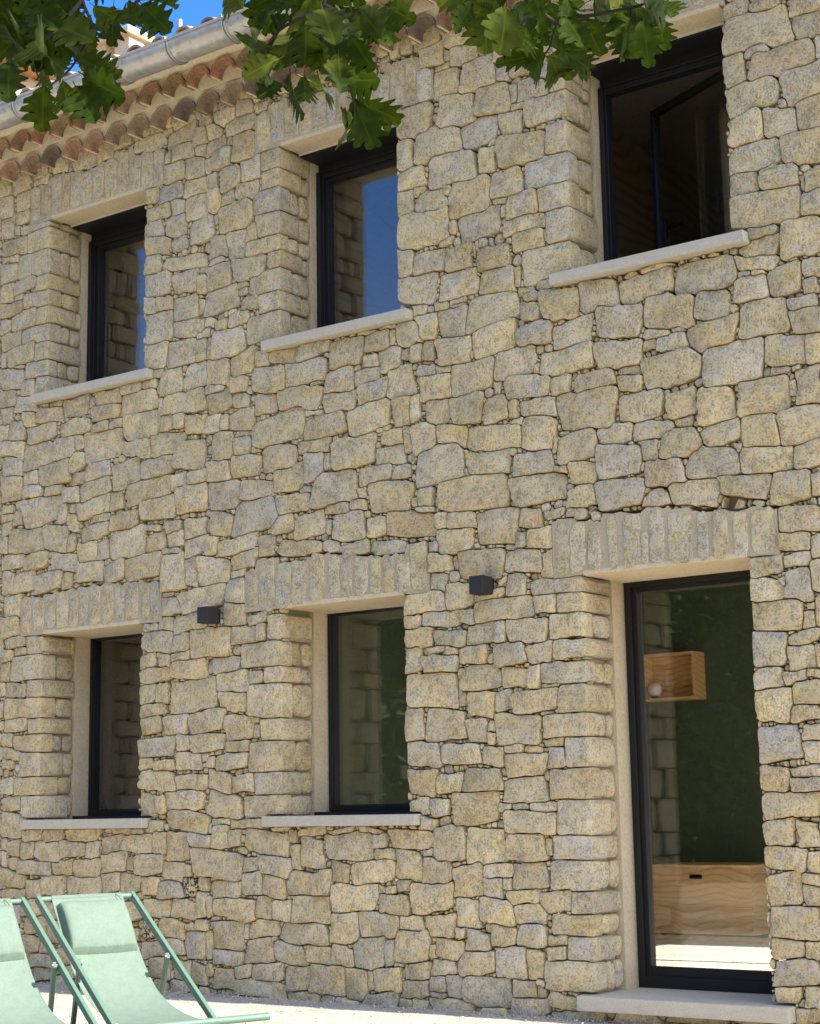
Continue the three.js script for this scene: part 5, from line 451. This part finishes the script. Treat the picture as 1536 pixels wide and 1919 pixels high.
// ---------------------------------------------------------------- oak tree over the camera
{
  const t = thing('oak_tree', 'oak tree with lobed green leaves hanging into the top of the picture', 'tree', [2.9, 0, 9.6]), O = V(2.9, 0, 9.6);
  const tube = (pts, r0, r1, seg = 24) => { const c = new THREE.CatmullRomCurve3(pts.map(p => p.clone().sub(O))), g = new THREE.TubeGeometry(c, seg, 1, 8), p = g.attributes.position, n = g.attributes.normal; for (let i = 0; i < p.count; i++) { const f = Math.floor(i / 9) / seg, q = c.getPointAt(clamp(f, 0, 1)), r = r0 + (r1 - r0) * f, k = r * (1 + (noise(p.getX(i) * 3, p.getY(i) * 6, p.getZ(i) * 3) - 0.5) * 0.25); p.setXYZ(i, q.x + n.getX(i) * k, q.y + n.getY(i) * k, q.z + n.getZ(i) * k); } g.computeVertexNormals(); return g; };
  mesh('trunk', tube([V(2.9, -0.2, 9.6), V(2.85, 1.2, 9.55), V(2.6, 2.6, 9.3), V(2.2, 3.6, 8.9)], 0.26, 0.16), M.bark, t);
  mesh('limb', tube([V(2.3, 3.3, 9.0), V(1.2, 3.9, 8.0), V(0.0, 4.0, 6.9), V(-1.0, 3.7, 6.1), V(-1.8, 3.3, 5.9)], 0.13, 0.025), M.bark, t);
  mesh('limb', tube([V(2.4, 3.3, 9.0), V(2.9, 4.6, 8.6), V(2.6, 5.6, 8.2)], 0.12, 0.03), M.bark, t);
  mesh('limb', tube([V(0.6, 3.95, 7.4), V(-0.2, 3.6, 6.4), V(-0.9, 3.1, 5.6), V(-1.1, 2.8, 5.4)], 0.05, 0.012), M.bark, t);
  [[0, V(-1.8, 3.3, 5.9)], [3, V(-1.1, 2.8, 5.4)], [6, V(-0.9, 3.1, 5.6)]].forEach(([i, p]) => { const e = V(TWIGS[i][0] / 1e3, TWIGS[i][1] / 1e3, TWIGS[i][2] / 1e3), m = p.clone().lerp(e, 0.5).add(V(0.02, 0.06, -0.03)); mesh('branch', tube([p, m, e], 0.012, 0.0044, 16), M.bark, t); });
  TWIGS.forEach(a => { const p = []; for (let i = 0; i < a.length; i += 3) p.push(V(a[i] / 1e3, a[i + 1] / 1e3, a[i + 2] / 1e3)); mesh('twig', tube(p, 0.0042, 0.0014, 30), M.twig, t); });
  // one lobed leaf along +y, unit length, folded along its midrib
  function leafGeo(seed) {
    const q = rng(seed), n = 22, L = [], pos = [], uv = [], idx = [], ph = q() * 6;
    const half = s => { const env = Math.pow(Math.sin(Math.PI * Math.pow(clamp(s, 0, 1), 1.25)), 0.72) * 0.5; const lob = 0.72 + 0.28 * Math.cos(s * 2 * Math.PI * 5.2 + ph * 0.15); return env * lob + 0.004; };
    for (let i = 0; i <= n; i++) { const s = i / n, wl = half(s) * (0.95 + q() * 0.1), wr = half(s + 0.03) * (0.95 + q() * 0.1), cur = -0.16 * s * s, y = s, sw = 0.055 * Math.cos(s * 2 * Math.PI * 5.2 + ph * 0.15); pos.push(-wl, y + sw + wl * 0.22, cur + wl * 0.3 + (q() - 0.5) * 0.03, -wl * 0.5, y + wl * 0.1, cur + wl * 0.1, 0, y, cur - 0.0, wr * 0.5, y + wr * 0.1, cur + wr * 0.1, wr, y + sw + wr * 0.22, cur + wr * 0.3 + (q() - 0.5) * 0.03); uv.push(0.5 - wl, s, 0.5 - wl * 0.5, s, 0.5, s, 0.5 + wr * 0.5, s, 0.5 + wr, s); }
    for (let i = 0; i < n; i++) for (let k = 0; k < 4; k++) { const a = i * 5 + k; idx.push(a, a + 1, a + 5, a + 1, a + 6, a + 5); }
    const g = new THREE.BufferGeometry(); g.setAttribute('position', new THREE.Float32BufferAttribute(pos, 3)); g.setAttribute('uv', new THREE.Float32BufferAttribute(uv, 2)); g.setIndex(idx); g.computeVertexNormals();
    const st = new THREE.CylinderGeometry(0.009, 0.012, 0.16, 5).translate(0, -0.06, 0); return mergeGeometries([g.toNonIndexed(), st.toNonIndexed()]);
  }
  const lg = [1, 2, 3, 4, 5, 6].map(leafGeo), lm = [leafMat(0.085, 0.135, 0.008), leafMat(0.065, 0.11, 0.008), leafMat(0.1, 0.15, 0.008), leafMat(0.06, 0.095, 0.01), leafMat(0.16, 0.2, 0.025)], q = rng(11);
  for (let i = 0; i < LEAVES.length; i += 7) {
    const B = V(LEAVES[i] / 1e3, LEAVES[i + 1] / 1e3, LEAVES[i + 2] / 1e3), T = V(LEAVES[i + 3] / 1e3, LEAVES[i + 4] / 1e3, LEAVES[i + 5] / 1e3), w = LEAVES[i + 6] / 1e3, y = T.clone().sub(B), l = y.length(); y.normalize();
    const nn = V(0.5 + (q() - 0.5) * 1.1, -0.15 + (q() - 0.5) * 1.1, 0.8), x = y.clone().cross(nn).normalize(), z = x.clone().cross(y);
    const k = Math.floor(i / 7), m = mesh('leaf', lg[k % 6], lm[q() < 0.12 ? 4 : Math.floor(q() * 4)], t); m.matrixAutoUpdate = true;
    const M4 = new THREE.Matrix4().makeBasis(x, y, z); m.quaternion.setFromRotationMatrix(M4); m.position.copy(B.sub(O)); m.scale.set(l * w * 1.12, l * 0.97, l);
  }
  // the rest of the crown, above and behind the camera
  const N = 8000, im = new THREE.InstancedMesh(lg[0], lm[1], N), d = new THREE.Object3D(); im.name = 'foliage'; im.userData.kind = 'stuff'; im.castShadow = im.receiveShadow = true;
  const puffs = []; for (let i = 0; i < 60; i++) { const a = q() * 6.283, r = Math.sqrt(q()); puffs.push([0.9 + Math.cos(a) * r * 3.2, 4.6 + (q() - 0.5) * 1.9, 7.05 + Math.sin(a) * r * 2.3, 0.35 + q() * 0.4]); }
  for (let i = 0; i < 8; i++) puffs.push([-1.75 + i * 0.13, 3.3 + (i % 3) * 0.12, 5.95 - i * 0.06, 0.32]);
  for (let i = 0; i < N; i++) { const p = puffs[Math.floor(q() * puffs.length)]; const v = V(q() - 0.5, q() - 0.5, q() - 0.5).normalize().multiplyScalar(p[3] * Math.cbrt(q())); d.position.set(p[0] + v.x - O.x, p[1] + v.y * 0.7, p[2] + v.z - O.z); d.rotation.set(q() * 6, q() * 6, q() * 6); const s = 0.08 + q() * 0.05; d.scale.set(s * 0.8, s, s); d.updateMatrix(); im.setMatrixAt(i, d.matrix); }
  t.add(im);
}
// ---------------------------------------------------------------- trees across the garden, mirrored in the glass
{
  const q = rng(31), crowns = [];
  for (let v = 0; v < 2; v++) { const pos = [], nor = []; const puffs = []; for (let i = 0; i < 26; i++) { const a = q() * 6.283, r = Math.sqrt(q()); puffs.push([Math.cos(a) * r * 1.8, 1.4 + q() * 5.6, Math.sin(a) * r * 1.8, 0.7 + q() * 0.7]); }
    for (let i = 0; i < 9500; i++) { const p = puffs[Math.floor(q() * puffs.length)], u = V(q() - 0.5, q() - 0.5, q() - 0.5).normalize().multiplyScalar(p[3] * Math.cbrt(0.3 + 0.7 * q())), c = V(p[0] + u.x, Math.max(0.3, p[1] + u.y), p[2] + u.z), n = V(q() - 0.5, q() - 0.2, q() - 0.5).normalize(), a = V(q() - 0.5, q() - 0.5, q() - 0.5).cross(n).normalize(), b = n.clone().cross(a), s = 0.1 + q() * 0.1; const tri = [c.clone().addScaledVector(a, s), c.clone().addScaledVector(b, s * 0.6), c.clone().addScaledVector(a, -s), c.clone().addScaledVector(a, s), c.clone().addScaledVector(a, -s), c.clone().addScaledVector(b, -s * 0.6)]; for (const w of tri) { pos.push(w.x, w.y, w.z); nor.push(n.x, n.y, n.z); } }
    const g = new THREE.BufferGeometry(); g.setAttribute('position', new THREE.Float32BufferAttribute(pos, 3)); g.setAttribute('normal', new THREE.Float32BufferAttribute(nor, 3)); g.setAttribute('uv', new THREE.Float32BufferAttribute(new Float32Array(pos.length / 3 * 2), 2)); crowns.push(g); }
  const cm = new THREE.MeshPhysicalMaterial({ color: lin(0.05, 0.09, 0.03), roughness: 0.8, transmission: 0.25, thickness: 0, side: THREE.DoubleSide }), tg = new THREE.CylinderGeometry(0.1, 0.17, 3.4, 9).translate(0, 1.6, 0);
  const where = ['directly opposite the glass door', 'opposite the right lower window', 'opposite the left lower window', 'at the far left of the row', 'at the right end of the row', 'in the middle of the row', 'behind the row on the left', 'behind the row in the middle', 'nearest the oak'];
  [[-9, 15, 0.9], [-12.5, 16.5, 1], [-16, 15.5, 1.02], [-24, 17, 1.1], [-5.5, 16.5, 0.95], [-20, 16, 1], [-27, 20, 1.15], [-14, 20, 1.1], [-1.5, 17, 1]].forEach(([x, z, s], i) => {
    const t = thing('garden_tree', 'dark bushy tree across the garden ' + where[i], 'tree', [x, 0, z], 'trees mirrored in the window glass'); t.scale.setScalar(s); t.rotation.y = i * 1.3;
    mesh('trunk', tg, M.bark, t); mesh('crown', crowns[i % 2], cm, t);
  });
}
{ // unseen hedge added behind those trees to block bright sky in the reflections
  const q = rng(77), t = thing('added_hedge', 'unseen tall dark hedge added to keep bright sky out of the glass reflections', 'hedge', [-16, 0, 20.5]), pos = [];
  mesh('core', box(-18, 18, 0, 5.3, -0.6, 0.6), S({ color: lin(0.045, 0.08, 0.025), roughness: 1 }), t);
  for (let i = 0; i < 16000; i++) { const c = V((q() - 0.5) * 37, q() * 5.7, (q() < 0.75 ? -0.62 : 0.4) - q() * 0.3), a = V(q() - 0.5, q() - 0.5, q() - 0.5).normalize(), b = V(q() - 0.5, q() - 0.5, q() - 0.5).cross(a).normalize(), s = 0.09 + q() * 0.08; for (const w of [c.clone().addScaledVector(a, s), c.clone().addScaledVector(b, s), c.clone().addScaledVector(a, -s)]) pos.push(w.x, w.y, w.z); }
  const g = new THREE.BufferGeometry(); g.setAttribute('position', new THREE.Float32BufferAttribute(pos, 3)); g.setAttribute('uv', new THREE.Float32BufferAttribute(new Float32Array(pos.length / 3 * 2), 2)); g.computeVertexNormals(); const m = mesh('foliage', g, S({ color: lin(0.045, 0.08, 0.025), roughness: 0.9, side: THREE.DoubleSide }), t); m.userData.kind = 'stuff';
}
scene.updateMatrixWorld(true);
renderer.render(scene, camera);
